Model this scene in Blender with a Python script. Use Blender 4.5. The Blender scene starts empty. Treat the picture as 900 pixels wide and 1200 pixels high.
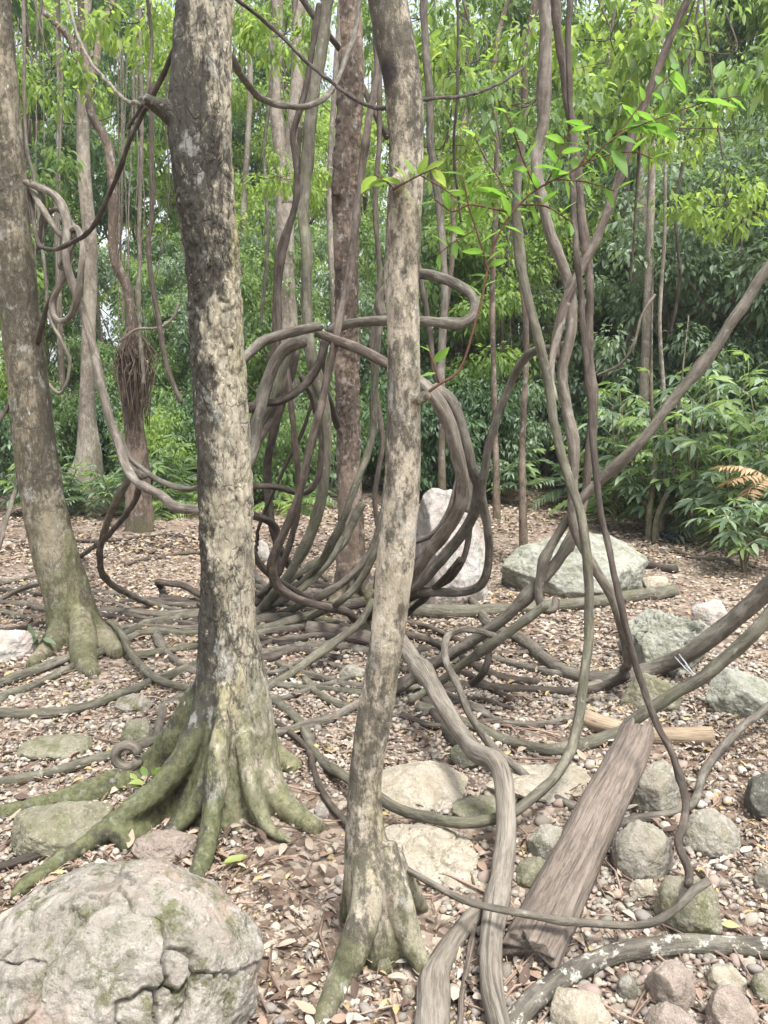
import bpy, math, random
import numpy as np
from mathutils import Vector
random.seed(7); RNG = np.random.default_rng(11)
R = math.radians
sc = bpy.context.scene
col = sc.collection

# ------------------------------------------------------------------ camera, sky, sun
PITCH = R(7.3); CAMZ = 1.55; F = 900.0
cam = bpy.data.cameras.new('camera'); cam.sensor_fit = 'VERTICAL'; cam.sensor_height = 36; cam.lens = 27
cam.clip_start = 0.05; cam.clip_end = 500
co = bpy.data.objects.new('camera', cam); col.objects.link(co)
co.location = (0, 0, CAMZ); co.rotation_euler = (R(90) - PITCH, 0, 0); sc.camera = co
SUN_EL, SUN_AZ = R(66), R(150)        # azimuth measured clockwise from +Y (forward)
w = bpy.data.worlds.new('World'); sc.world = w; w.use_nodes = True
wn = w.node_tree.nodes; wl = w.node_tree.links
sky = wn.new('ShaderNodeTexSky'); sky.sky_type = 'NISHITA'; sky.sun_disc = False
sky.sun_elevation = SUN_EL; sky.sun_rotation = SUN_AZ; sky.dust_density = 4.0; sky.air_density = 1.0
hs = wn.new('ShaderNodeHueSaturation'); hs.inputs['Saturation'].default_value = 0.36
bg = wn['Background']; bg.inputs['Strength'].default_value = 0.10
wl.new(sky.outputs[0], hs.inputs['Color']); wl.new(hs.outputs[0], bg.inputs['Color'])
sl = bpy.data.lights.new('sun', 'SUN'); sl.energy = 1.5; sl.angle = R(14); sl.color = (1, .985, .965)
so = bpy.data.objects.new('sun', sl); col.objects.link(so)
so.rotation_euler = (R(90) - SUN_EL, 0, -SUN_AZ + math.pi)
so.location = (3, -5, 12)
sc.view_settings.view_transform = 'Standard'; sc.view_settings.look = 'None'
sc.view_settings.exposure = 2.03; sc.view_settings.gamma = 1
sc.cycles.max_bounces = 6; sc.cycles.diffuse_bounces = 4; sc.cycles.transmission_bounces = 4; sc.cycles.glossy_bounces = 2

# ------------------------------------------------------------------ numpy noise
def _h(ix, iy, iz):
    n = (ix * 374761393 + iy * 668265263 + iz * 1274126177) & 0xffffffff
    n = ((n ^ (n >> 13)) * 1274126177) & 0xffffffff
    return ((n ^ (n >> 16)) & 0xffff) / 65535.0
def vnoise(p):
    p = np.asarray(p, float); i = np.floor(p).astype(np.int64); f = p - i
    u = f * f * (3 - 2 * f); x, y, z = i[:, 0], i[:, 1], i[:, 2]; r = 0
    for dx in (0, 1):
        for dy in (0, 1):
            for dz in (0, 1):
                r = r + _h(x + dx, y + dy, z + dz) * (u[:, 0] if dx else 1 - u[:, 0]) * (u[:, 1] if dy else 1 - u[:, 1]) * (u[:, 2] if dz else 1 - u[:, 2])
    return r * 2 - 1
def fbm(p, octv=4, gain=.5):
    p = np.asarray(p, float); a = 1; s = 0; r = 0
    for k in range(octv):
        r = r + a * vnoise(p * (2 ** k) + 17.3 * k); s += a; a *= gain
    return r / s
def voro(p):
    """F1, F2 and a random value of the nearest cell of a jittered grid"""
    i = np.floor(p).astype(np.int64); n = len(p)
    f1 = np.full(n, 9.); f2 = np.full(n, 9.); cid = np.zeros(n)
    for dx in (-1, 0, 1):
        for dy in (-1, 0, 1):
            for dz in (-1, 0, 1):
                q = i + (dx, dy, dz)
                c = q + np.stack([_h(q[:, 0], q[:, 1], q[:, 2] + 11), _h(q[:, 0] + 7, q[:, 1], q[:, 2]), _h(q[:, 0], q[:, 1] + 5, q[:, 2])], 1)
                d = np.linalg.norm(c - p, axis=1)
                near = d < f1
                f2 = np.where(near, f1, np.minimum(f2, d))
                cid = np.where(near, _h(q[:, 0] + 3, q[:, 1] + 9, q[:, 2] + 1), cid)
                f1 = np.where(near, d, f1)
    return f1, f2, cid

# ------------------------------------------------------------------ terrain and pixel helpers
def hgt(x, y):
    x = np.atleast_1d(np.asarray(x, float)); y = np.atleast_1d(np.asarray(y, float))
    z0 = np.zeros_like(x)
    h = .05 * fbm(np.stack([x * .55, y * .55, z0], 1), 2) + .022 * fbm(np.stack([x * 3, y * 3, z0 + 4], 1), 3)
    d = np.maximum(y - 10, 0); h = h + .035 * d + .012 * np.maximum(y - 17, 0) ** 1.5
    h = h + .07 * np.exp(-((x + .55) ** 2 + (y - 2.95) ** 2) / .25) + .06 * np.exp(-((x + 2.1) ** 2 + (y - 5) ** 2) / .3)
    return h
def hz(x, y): return float(hgt(x, y)[0])
CP, SP = math.cos(PITCH), math.sin(PITCH)
def ray(px, py):
    a = (px - 450) / F; b = (600 - py) / F
    return a, CP + b * SP, -SP + b * CP
def P(px, py, Y):
    a, y, z = ray(px, py); t = Y / y
    return Vector((a * t, Y, CAMZ + z * t))
def G(px, py, dz=0.0):
    a, y, z = ray(px, py); zz = 0
    for _ in range(8):
        t = (CAMZ - zz - dz) / max(-z, .03); zz = hz(a * t, y * t)
    return Vector((a * t, y * t, zz + dz))
def project(p):
    d = Vector(p) - Vector((0, 0, CAMZ)); f = d.y * CP - d.z * SP; u = d.y * SP + d.z * CP
    return 450 + F * d.x / f, 600 - F * u / f

# ------------------------------------------------------------------ mesh helpers
def mesh_np(name, V, Q=None, T=None, mat=None, smooth=True, attrs=None):
    me = bpy.data.meshes.new(name)
    V = np.asarray(V, np.float32); nq = 0 if Q is None else len(Q); nt = 0 if T is None else len(T)
    me.vertices.add(len(V)); me.vertices.foreach_set('co', V.ravel())
    idx = np.concatenate(([np.asarray(Q, np.int32).ravel()] if nq else []) + ([np.asarray(T, np.int32).ravel()] if nt else []))
    me.loops.add(len(idx)); me.loops.foreach_set('vertex_index', idx.astype(np.int32))
    st = np.concatenate([np.arange(nq) * 4, nq * 4 + np.arange(nt) * 3]).astype(np.int32)
    tot = np.concatenate([np.full(nq, 4), np.full(nt, 3)]).astype(np.int32)
    me.polygons.add(nq + nt); me.polygons.foreach_set('loop_start', st); me.polygons.foreach_set('loop_total', tot)
    me.polygons.foreach_set('use_smooth', np.full(nq + nt, smooth))
    me.update(calc_edges=True)
    for k, a in (attrs or {}).items():
        a = np.asarray(a, np.float32)
        if a.ndim == 1: at = me.attributes.new(k, 'FLOAT', 'POINT'); at.data.foreach_set('value', a)
        elif a.shape[1] == 3: at = me.attributes.new(k, 'FLOAT_VECTOR', 'POINT'); at.data.foreach_set('vector', a.ravel())
        else: at = me.attributes.new(k, 'FLOAT_COLOR', 'POINT'); at.data.foreach_set('color', a.ravel())
    if mat is not None: me.materials.append(mat)
    return me
def link(name, me, loc=(0, 0, 0), rot=(0, 0, 0), scale=(1, 1, 1), parent=None):
    o = bpy.data.objects.new(name, me); col.objects.link(o)
    o.location = loc; o.rotation_euler = rot; o.scale = scale
    if parent is not None: o.parent = parent
    return o
def tag(o, label=None, cat=None, group=None, kind=None):
    if label: o['label'] = label
    if cat: o['category'] = cat
    if group: o['group'] = group
    if kind: o['kind'] = kind
    return o
def empty(name, loc, label, cat, group=None, rot=(0, 0, 0)):
    return tag(link(name, None, loc, rot), label, cat, group)

class Geo:
    """collects numpy pieces that become one mesh"""
    def __init__(s): s.V = []; s.Q = []; s.T = []; s.A = {}; s.n = 0
    def add(s, V, Q=None, T=None, **at):
        V = np.asarray(V, float); s.V.append(V)
        if Q is not None and len(Q): s.Q.append(np.asarray(Q) + s.n)
        if T is not None and len(T): s.T.append(np.asarray(T) + s.n)
        for k, a in at.items(): s.A.setdefault(k, []).append(np.asarray(a))
        s.n += len(V)
    def mesh(s, name, mat, smooth=True, off=None):
        V = np.concatenate(s.V)
        if off is not None: V = V - np.asarray(off)
        return mesh_np(name, V, np.concatenate(s.Q) if s.Q else None, np.concatenate(s.T) if s.T else None, mat, smooth,
                       {k: np.concatenate(a) for k, a in s.A.items()})

def spline(pts, n_per=None, step=.03):
    """Catmull-Rom through rows of (x, y, z, r)"""
    p = np.asarray(pts, float)
    if len(p) == 2: p = np.array([p[0], p[0] * .67 + p[1] * .33, p[0] * .33 + p[1] * .67, p[1]])
    q = np.vstack([2 * p[0] - p[1], p, 2 * p[-1] - p[-2]]); out = []
    q[0, 3] = p[0, 3]; q[-1, 3] = p[-1, 3]
    for i in range(1, len(q) - 2):
        a, b, c, d = q[i - 1], q[i], q[i + 1], q[i + 2]
        m = n_per or max(2, int(np.linalg.norm(c[:3] - b[:3]) / step))
        t = np.linspace(0, 1, m, endpoint=False)[:, None]
        tb = .5 * (c - a); tc = .5 * (d - b)
        L = np.linalg.norm(c[:3] - b[:3])
        for tt in (tb, tc):                       # limit overshoot on uneven spacing
            l = np.linalg.norm(tt[:3])
            if l > 1.3 * L: tt *= 1.3 * L / l
        out.append((2 * t**3 - 3 * t**2 + 1) * b + (t**3 - 2 * t**2 + t) * tb + (-2 * t**3 + 3 * t**2) * c + (t**3 - t**2) * tc)
    out.append(p[-1:]); o = np.vstack(out); o[:, 3] = np.maximum(o[:, 3], .0004)
    return o
def sweep(c, n=10, rough=.08, flute=.0, seed=0., knots=0., aspect=1., nz=None):
    """tube along c (rows x, y, z, r): returns V, Q, T, bark coordinates"""
    m = len(c); X = c[:, :3]; Tn = np.gradient(X, axis=0); Tn /= np.linalg.norm(Tn, axis=1)[:, None] + 1e-9
    s = np.concatenate([[0], np.cumsum(np.linalg.norm(np.diff(X, axis=0), axis=1))])
    u = np.cross(Tn[0], (0, 0, 1.)) if abs(Tn[0][2]) < .9 else np.cross(Tn[0], (0, 1., 0)); u /= np.linalg.norm(u)
    U = np.zeros_like(X)
    for i in range(m):
        u = u - Tn[i] * np.dot(u, Tn[i]); u /= np.linalg.norm(u) + 1e-9; U[i] = u
    W = np.cross(Tn, U); th = np.arange(n) / n * 2 * math.pi
    ct, st = np.cos(th), np.sin(th); r = c[:, 3]
    S = np.repeat(s, n); RR = np.repeat(r, n); CT = np.tile(ct, m); ST = np.tile(st, m)
    bco = np.stack([CT * RR, ST * RR, S], 1)
    rr = RR.copy(); rm = max(r.mean(), .002)
    if rough: rr = rr * (1 + rough * fbm(np.stack([CT * .8 + seed, ST * .8, S / rm * .22], 1), 3) * 1.6)
    if rough: rr = rr * (1 + rough * .45 * fbm(np.stack([CT * 2.4 + seed, ST * 2.4, S / rm * .8], 1), 3))
    if flute: rr = rr * (1 + flute * np.sin(3 * np.arctan2(ST, CT) + S / rm * .15 + seed))
    if knots: rr = rr * (1 + knots * np.maximum(0, np.repeat(vnoise(np.stack([s / rm * .16 + seed, s * 0, s * 0 + seed], 1)), n) - .35) * 2)
    V = np.repeat(X, n, 0) + np.repeat(U, n, 0) * (CT * rr)[:, None] + np.repeat(W, n, 0) * (ST * rr * aspect)[:, None]
    i = np.arange(m - 1)[:, None] * n; j = np.arange(n)[None, :]; k = (j + 1) % n
    Q = np.stack([i + j, i + k, i + n + k, i + n + j], -1).reshape(-1, 4)
    V = np.vstack([V, X[0] - Tn[0] * r[0] * .3, X[-1] + Tn[-1] * r[-1] * .3])
    bco = np.vstack([bco, (0, 0, -r[0]), (0, 0, s[-1] + r[-1])])
    a = np.arange(n); b = (a + 1) % n; e = (m - 1) * n
    T = np.vstack([np.stack([b, a, np.full(n, m * n)], 1), np.stack([e + a, e + b, np.full(n, m * n + 1)], 1)])
    return V, Q, T, bco

# ------------------------------------------------------------------ material helpers
class NT:
    def __init__(s, name, rough=.8, spec=.3):
        s.m = bpy.data.materials.new(name); s.m.use_nodes = True; s.t = s.m.node_tree
        s.b = s.t.nodes['Principled BSDF']; s.b.inputs['Roughness'].default_value = rough
        s.b.inputs['Specular IOR Level'].default_value = spec
    def n(s, t, **k):
        o = s.t.nodes.new(t)
        for a, v in k.items(): setattr(o, a, v)
        return o
    def l(s, a, b): s.t.links.new(a, b)
    def put(s, sock, v):
        if isinstance(v, bpy.types.NodeSocket): s.l(v, sock)
        elif isinstance(v, (tuple, list)) and len(v) == 3 and sock.type == 'RGBA': sock.default_value = (*v, 1)
        else: sock.default_value = v
    def obj(s): return s.n('ShaderNodeTexCoord').outputs['Object']
    def attr(s, name, out='Vector'): return s.n('ShaderNodeAttribute', attribute_name=name).outputs[out]
    def orand(s): return s.n('ShaderNodeObjectInfo').outputs['Random']
    def map(s, v, scale=(1, 1, 1), loc=(0, 0, 0)):
        o = s.n('ShaderNodeMapping'); s.l(v, o.inputs['Vector']); o.inputs['Scale'].default_value = scale; o.inputs['Location'].default_value = loc
        return o.outputs[0]
    def noise(s, v, scale, detail=4, rough=.6, dist=0):
        o = s.n('ShaderNodeTexNoise'); s.l(v, o.inputs['Vector']); o.inputs['Scale'].default_value = scale
        o.inputs['Detail'].default_value = detail; o.inputs['Roughness'].default_value = rough; o.inputs['Distortion'].default_value = dist
        return o.outputs['Fac']
    def vor(s, v, scale, feat='F1', out='Distance'):
        o = s.n('ShaderNodeTexVoronoi', feature=feat); s.l(v, o.inputs['Vector']); o.inputs['Scale'].default_value = scale
        return o.outputs[out]
    def ramp(s, f, stops, interp='LINEAR'):
        o = s.n('ShaderNodeValToRGB'); s.l(f, o.inputs[0]); e = o.color_ramp.elements; o.color_ramp.interpolation = interp
        while len(e) < len(stops): e.new(.5)
        for q, (p, c) in zip(e, stops): q.position = p; q.color = (*c, 1) if len(c) == 3 else c
        return o.outputs[0]
    def step(s, f, a, b):
        o = s.n('ShaderNodeMapRange', interpolation_type='SMOOTHSTEP'); s.l(f, o.inputs[0])
        o.inputs[1].default_value = a; o.inputs[2].default_value = b
        return o.outputs[0]
    def mix(s, f, a, b, mode='MIX'):
        o = s.n('ShaderNodeMix', data_type='RGBA', blend_type=mode); s.put(o.inputs[0], f); s.put(o.inputs[6], a); s.put(o.inputs[7], b)
        return o.outputs[2]
    def math(s, op, a, b=0.0, clamp=False):
        o = s.n('ShaderNodeMath', operation=op, use_clamp=clamp); s.put(o.inputs[0], a); s.put(o.inputs[1], b)
        return o.outputs[0]
    def sep(s, v, k):
        o = s.n('ShaderNodeSeparateXYZ'); s.l(v, o.inputs[0]); return o.outputs[k]
    def bump(s, h, strength=.5, dist=.01, prev=None):
        o = s.n('ShaderNodeBump'); s.l(h, o.inputs['Height']); o.inputs['Strength'].default_value = strength; o.inputs['Distance'].default_value = dist
        if prev is not None: s.l(prev, o.inputs['Normal'])
        return o.outputs[0]
    def out(s, c, bump=None):
        s.put(s.b.inputs['Base Color'], c)
        if bump is not None: s.l(bump, s.b.inputs['Normal'])
        return s.m

def m_vine(name, base, dark, light, lichen=.35, green=0.):
    t = NT(name, .82, .25); v = t.attr('bco'); r = t.orand()
    st = t.noise(t.map(v, (1, 1, .18)), 55, 5, .65)
    pt = t.noise(t.map(v, (1, 1, .6)), 14, 4, .6)
    c = t.mix(t.step(st, .33, .68), dark, base)
    c = t.mix(t.math('MULTIPLY', t.step(pt, .5, .68), .75), c, light)
    c = t.mix(t.math('MULTIPLY', t.step(t.noise(v, 6, 3), .45, .7), .8 * green), c, (.13, .15, .05))
    lf = t.step(t.noise(t.map(v, (1, 1, .8), (3, 1, 2)), 30, 6, .75), .64 - .10 * lichen, .70 - .09 * lichen)
    c = t.mix(t.math('MULTIPLY', lf, lichen), c, (.34, .335, .29))
    c = t.mix(t.math('MULTIPLY', t.step(t.noise(t.map(v, (1, 1, .5), (9, 3, 1)), 24, 5, .7), .6, .72), .6), c, dark)
    c = t.mix(t.math('MULTIPLY', t.step(t.noise(t.map(v, (1, 1, .3), (2, 2, 2)), 110, 6, .8), .52, .62), .55), c, t.mix(.7, c, dark)); c = t.mix(t.math('MULTIPLY', r, .18), c, t.mix(.5, c, (.24, .20, .15)))
    b = t.bump(st, 1., .009); b = t.bump(pt, .6, .012, b); b = t.bump(t.noise(v, 160, 4), .5, .004, b)
    return t.out(c, b)
def m_bark(name, base, light, dark, yellow, mossz=.5, mossamt=.8, darkamt=.5, lightamt=.5, side=0., spots=0., crack=.6):
    t = NT(name, .85, .2); v = t.obj(); pl = t.attr('plate', 'Fac')
    vs = t.map(v, (1, 1, .45))
    fine = t.noise(t.map(v, (1, 1, .5)), 75, 6, .72); mid = t.noise(vs, 13, 6, .68, .6); big = t.noise(vs, 3.2, 4, .6, .3)
    c = t.mix(t.step(mid, .36, .62), base, light)
    lm = t.math('ADD', t.math('MULTIPLY', t.noise(t.map(v, (1, 1, .5), (7, 7, 2)), 11, 8, .76, .4), .9), t.math('MULTIPLY', pl, .07))
    c = t.mix(t.math('MULTIPLY', t.step(lm, .455, .56), lightamt), c, light)
    c = t.mix(t.math('MULTIPLY', t.step(t.noise(t.map(v, (1, 1, .25), (4, 2, 0)), 6, 4, .6), .52, .68), .7), c, yellow)
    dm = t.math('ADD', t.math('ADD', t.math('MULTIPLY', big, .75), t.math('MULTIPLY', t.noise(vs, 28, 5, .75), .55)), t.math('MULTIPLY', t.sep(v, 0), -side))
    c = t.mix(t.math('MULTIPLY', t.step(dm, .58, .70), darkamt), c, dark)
    sp = t.math('ADD', t.noise(t.map(v, (1, 1, .6), (3, 3, 3)), 42, 7, .82), t.math('MULTIPLY', t.math('SUBTRACT', big, .5), .5))
    c = t.mix(t.math('MULTIPLY', t.step(sp, .50, .59), .85 * darkamt), c, dark)
    c = t.mix(t.math('MULTIPLY', t.step(t.noise(t.map(v, (1, 1, .6), (6, 1, 3)), 50, 6, .8), .58, .66), .55), c, light)
    c = t.mix(t.math('MULTIPLY', t.step(fine, .52, .72), .7), c, t.mix(.6, c, dark))
    c = t.mix(t.math('MULTIPLY', t.step(pl, .16, .02), crack * .28), c, dark)
    gl = t.step(t.noise(t.map(v, (1, 1, .7), (1, 5, 2)), 11, 5, .7), .56, .66)
    c = t.mix(t.math('MULTIPLY', gl, .45), c, (.40, .40, .36))
    z = t.sep(v, 2); mz = t.math('SUBTRACT', 1.0, t.step(z, mossz * .15, mossz * 1.5))
    mn = t.step(t.math('ADD', t.noise(v, 7, 6, .72), t.math('MULTIPLY', mz, .22)), .60, .72)
    c = t.mix(t.math('MULTIPLY', t.math('MULTIPLY', mn, mz), mossamt), c, t.mix(t.step(t.noise(v, 45, 3), .35, .65), (.08, .09, .034), (.158, .165, .08)))
    wv = t.n('ShaderNodeVectorMath', operation='ADD'); t.l(t.map(v, (1, 1, .2)), wv.inputs[0]); nz = t.n('ShaderNodeTexNoise'); t.l(v, nz.inputs['Vector']); nz.inputs['Scale'].default_value = 9; nz.inputs['Detail'].default_value = 5
    sc3 = t.n('ShaderNodeVectorMath', operation='SCALE'); t.l(nz.outputs['Color'], sc3.inputs[0]); sc3.inputs['Scale'].default_value = .06; t.l(sc3.outputs[0], wv.inputs[1])
    ck = t.vor(wv.outputs[0], 26, 'DISTANCE_TO_EDGE'); ckm = t.math('MULTIPLY', t.math('MULTIPLY', t.step(ck, .055, .015), t.step(big, .40, .56)), t.step(t.sep(v, 2), .3, .7))
    c = t.mix(t.math('MULTIPLY', ckm, crack), c, t.mix(.75, c, (.03, .025, .02)))
    if spots:
        c = t.mix(t.math('MULTIPLY', t.step(t.vor(t.map(v, (1, 1, .8)), spots), .17, .10), .9), c, (.035, .03, .03))
    wl = t.step(t.noise(t.map(v, (1, 1, .6), (8, 1, 7)), 16, 5, .75), .66, .72)
    c = t.mix(t.math('MULTIPLY', wl, .7), c, (.52, .51, .46))
    b = t.bump(fine, .9, .008); b = t.bump(lm, .7, .010, b); b = t.bump(t.math('MULTIPLY', t.math('SUBTRACT', 1.0, t.step(ck, .0, .07)), t.math('MULTIPLY', t.step(t.sep(v, 2), .3, .7), -1.0)), .7 * crack, .006, b); b = t.bump(t.noise(v, 240, 3), .4, .002, b)
    return t.out(c, b)
def m_rock(name, base, light, dark, moss=.4, tint=(.38, .26, .18), tintamt=.35, sc_=1.):
    t = NT(name, .88, .25); v = t.obj(); r = t.orand()
    v = t.map(v, (sc_, sc_, sc_)); a = t.noise(v, 5, 6, .68, .4); f = t.noise(v, 60, 6, .75); q = t.noise(t.map(v, (1, 1, 1), (5, 2, 8)), 17, 6, .72, .5)
    c = t.mix(t.step(a, .35, .65), base, light)
    c = t.mix(t.math('MULTIPLY', t.step(q, .49, .60), .6), c, dark)
    c = t.mix(t.math('MULTIPLY', t.step(t.noise(t.map(v, (1, 1, 1), (2, 9, 4)), 4.5, 5, .7), .52, .66), tintamt), c, tint)
    c = t.mix(t.math('MULTIPLY', t.step(f, .56, .68), .6), c, t.mix(.55, c, (.05, .05, .04)))
    c = t.mix(t.math('MULTIPLY', t.step(f, .44, .34), .6), c, (.50, .48, .43))
    mm = t.step(t.noise(t.map(v, (1, 1, 1), (7, 7, 1)), 9, 8, .8), .50, .62)
    c = t.mix(t.math('MULTIPLY', mm, moss), c, t.mix(t.step(f, .4, .6), (.06, .07, .022), (.13, .14, .06)))
    c = t.mix(t.math('MULTIPLY', r, .25), c, t.mix(.5, c, tint))
    b = t.bump(f, .9, .010); b = t.bump(q, .9, .022, b); b = t.bump(t.noise(v, 190, 4), .5, .003, b)
    return t.out(c, b)
def m_leaf(name, stops, trans=.38, rough=.55, spec=.3, tr_gain=1.6):
    t = NT(name, rough, spec); rn = t.attr('rnd', 'Fac'); o = t.orand()
    f = t.math('ADD', t.math('MULTIPLY', rn, .75), t.math('MULTIPLY', o, .25))
    c = t.ramp(f, stops); v = t.attr('lco')
    rib = t.step(t.math('ABSOLUTE', t.sep(v, 1)), .06, .02)
    c = t.mix(t.math('MULTIPLY', rib, .3), c, t.mix(.5, c, (.3, .36, .14)))
    t.put(t.b.inputs['Base Color'], c)
    tr = t.n('ShaderNodeBsdfTranslucent'); t.l(t.mix(1.0, c, (1.1 * tr_gain, 1.12 * tr_gain, .65 * tr_gain), 'MULTIPLY'), tr.inputs[0])
    mx = t.n('ShaderNodeMixShader'); mx.inputs[0].default_value = trans
    t.l(t.b.outputs[0], mx.inputs[1]); t.l(tr.outputs[0], mx.inputs[2]); t.l(mx.outputs[0], t.t.nodes['Material Output'].inputs[0])
    return t.m
def m_col(name, rough=.8, spec=.25, sc_=40, var=.35):
    t = NT(name, rough, spec); c = t.attr('colr', 'Color'); v = t.obj()
    n = t.noise(v, sc_, 5, .7)
    c = t.mix(t.math('MULTIPLY', t.step(n, .4, .7), var), c, t.mix(.6, c, (.08, .06, .05)))
    return t.out(c, t.bump(n, .4, .004))
def m_flat(name, c1, c2, sc_=30, rough=.8, spec=.25, bs=.5, stretch=1.):
    t = NT(name, rough, spec); v = t.map(t.obj(), (1, 1, stretch)); n = t.noise(v, sc_, 6, .7)
    c = t.mix(t.step(n, .35, .65), c1, c2); c = t.mix(t.math('MULTIPLY', t.orand(), .3), c, c2)
    return t.out(c, t.bump(n, bs, .006))
def m_wood(name, base, dark, light):
    t = NT(name, .85, .2); v = t.attr('bco')
    g = t.noise(t.map(v, (1, 1, .09)), 110, 6, .75, .3); k = t.noise(t.map(v, (1, 1, .12)), 22, 5, .65, .5); b_ = t.noise(t.map(v, (1, 1, .5)), 9, 6, .7)
    c = t.mix(t.step(g, .35, .65), dark, base); c = t.mix(t.math('MULTIPLY', t.step(k, .48, .68), .4), c, light)
    c = t.mix(t.math('MULTIPLY', t.step(b_, .52, .7), .55), c, dark)
    c = t.mix(t.math('MULTIPLY', t.step(t.vor(t.map(v, (1, 1, .3)), 26), .16, .06), .55), c, (.05, .04, .035))
    ck = t.noise(t.map(v, (1, 1, .035), (3, 3, 0)), 60, 4, .6, .4); c = t.mix(t.math('MULTIPLY', t.step(ck, .38, .31), .6), c, (.05, .042, .036))
    b = t.bump(g, .7, .006); b = t.bump(k, .6, .012, b); b = t.bump(t.step(ck, .31, .40), .6, .006, b)
    return t.out(c, b)
def m_ground():
    t = NT('forest_floor', .95, .1); v = t.obj()
    a = t.noise(v, 1.1, 5, .65); b = t.noise(v, 14, 6, .75); c1 = t.vor(v, 30, 'F1', 'Color'); cr = t.sep(c1, 0)
    c = t.ramp(t.math('ADD', t.math('MULTIPLY', cr, .55), t.math('MULTIPLY', b, .45)), [(.2, (.085, .062, .047)), (.45, (.19, .145, .11)), (.62, (.275, .22, .172)), (.8, (.37, .315, .255))])
    c = t.mix(t.math('MULTIPLY', t.step(a, .42, .66), .6), c, (.15, .105, .08))
    h = t.math('ADD', t.math('MULTIPLY', t.vor(v, 30), 1.0), b)
    return t.out(c, t.bump(h, .8, .015))

VINE = {
 'grey':  m_vine('grey_vine_bark', (0.132, 0.118, 0.094), (0.056, 0.048, 0.038), (0.188, 0.172, 0.144)),
 'green': m_vine('mossy_vine_bark', (0.124, 0.117, 0.086), (0.054, 0.050, 0.037), (0.180, 0.168, 0.132), .45, .25),
 'dark':  m_vine('dark_vine_bark', (0.066, 0.053, 0.042), (0.029, 0.023, 0.019), (0.112, 0.094, 0.077), .18),
 'brown': m_vine('brown_vine_bark', (0.108, 0.086, 0.068), (0.045, 0.035, 0.028), (0.152, 0.126, 0.102), .3),
 'pale':  m_vine('pale_vine_bark', (0.188, 0.164, 0.132), (0.088, 0.074, 0.058), (0.256, 0.232, 0.192), .45),
 'lichen': m_vine('lichen_vine_bark', (0.120, 0.108, 0.086), (0.048, 0.042, 0.034), (0.168, 0.156, 0.132), 1.0, .15),
 'red': m_vine('red_twig_bark', (0.136, 0.068, 0.044), (0.072, 0.036, 0.024), (0.192, 0.104, 0.072), .1),
}
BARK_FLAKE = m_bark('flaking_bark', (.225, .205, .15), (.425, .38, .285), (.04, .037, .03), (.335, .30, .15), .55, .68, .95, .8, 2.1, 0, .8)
BARK_TAN = m_bark('tan_bark', (.285, .25, .18), (.435, .385, .305), (.065, .058, .044), (.32, .285, .165), .36, .5, .9, .45, .3, 4.2, .2)
BARK_OLIVE = m_bark('olive_bark', (.165, .145, .098), (.265, .23, .168), (.055, .048, .035), (.18, .17, .09), .9, .45, .8, .4, .1)
BARK_BROWN = m_bark('brown_bark', (.19, .143, .108), (.27, .21, .165), (.06, .046, .036), (.21, .16, .1), .25, .4, .75, .5)
BARK_PALE = m_bark('pale_bark', (.27, .235, .185), (.36, .32, .265), (.10, .082, .062), (.25, .21, .15), 1.2, .4, .6, .5)
BARK_DARK = m_bark('dark_bark', (.13, .10, .075), (.20, .16, .12), (.06, .05, .04), (.17, .14, .08), 1.0, .6, .6, .4)
ROCK = {
 'cream': m_rock('cream_stone', (.25, .23, .19), (.36, .335, .29), (.095, .095, .068), .85, (.33, .24, .19), .6),
 'white': m_rock('white_stone', (0.400, 0.326, 0.292), (0.435, 0.422, 0.388), (0.204, 0.197, 0.170), .35, (0.286, 0.258, 0.204), .3, .7),
 'green': m_rock('lichen_stone', (0.245, 0.245, 0.204), (0.340, 0.340, 0.292), (0.136, 0.136, 0.102), .55, (0.204, 0.204, 0.136), .3, .8),
 'moss': m_rock('mossy_stone', (0.197, 0.184, 0.129), (0.272, 0.252, 0.190), (0.109, 0.102, 0.061), .7, (0.170, 0.163, 0.082), .5),
 'gold': m_rock('golden_stone', (.36, .32, .245), (.45, .41, .335), (.24, .205, .15), .2, (.34, .26, .16), .4),
 'grey': m_rock('grey_stone', (.245, .228, .185), (.345, .325, .27), (.13, .12, .095), .4, (.26, .215, .155), .45),
 'dark': m_rock('dark_stone', (.10, .098, .082), (.16, .157, .13), (.05, .05, .04), .4, (.12, .10, .07), .3),
 'pink': m_rock('pink_stone', (.27, .215, .175), (.36, .30, .255), (.16, .13, .11), .15, (.28, .22, .16), .5),
}
LEAF = {
 'mid': m_leaf('mid_green_leaf', [(0, (0.055, 0.096, 0.036)), (.35, (0.104, 0.168, 0.063)), (.7, (0.171, 0.252, 0.098)), (1, (0.305, 0.396, 0.168))], .45),
 'dark': m_leaf('dark_green_leaf', [(0, (0.037, 0.070, 0.036)), (.4, (0.067, 0.120, 0.059)), (.75, (0.104, 0.174, 0.084)), (1, (0.183, 0.252, 0.140))], .36, .48, .4),
 'light': m_leaf('light_green_leaf', [(0, (0.105, 0.168, 0.050)), (.4, (0.179, 0.263, 0.075)), (.8, (0.273, 0.357, 0.112)), (1, (0.399, 0.452, 0.175))], .5),
 'blue': m_leaf('silvery_green_leaf', [(0, (0.067, 0.108, 0.063)), (.4, (0.128, 0.186, 0.112)), (.75, (0.201, 0.270, 0.182)), (1, (0.342, 0.408, 0.294))], .4, .48, .4),
 'fresh': m_leaf('fresh_green_leaf', [(0, (.09, .19, .04)), (.5, (.14, .26, .06)), (1, (.20, .33, .09))], .5),
 'dry': m_leaf('dry_frond', [(0, (.30, .19, .11)), (.5, (.42, .29, .18)), (1, (.52, .39, .26))], .3, .7, .2, 1.0),
}
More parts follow.
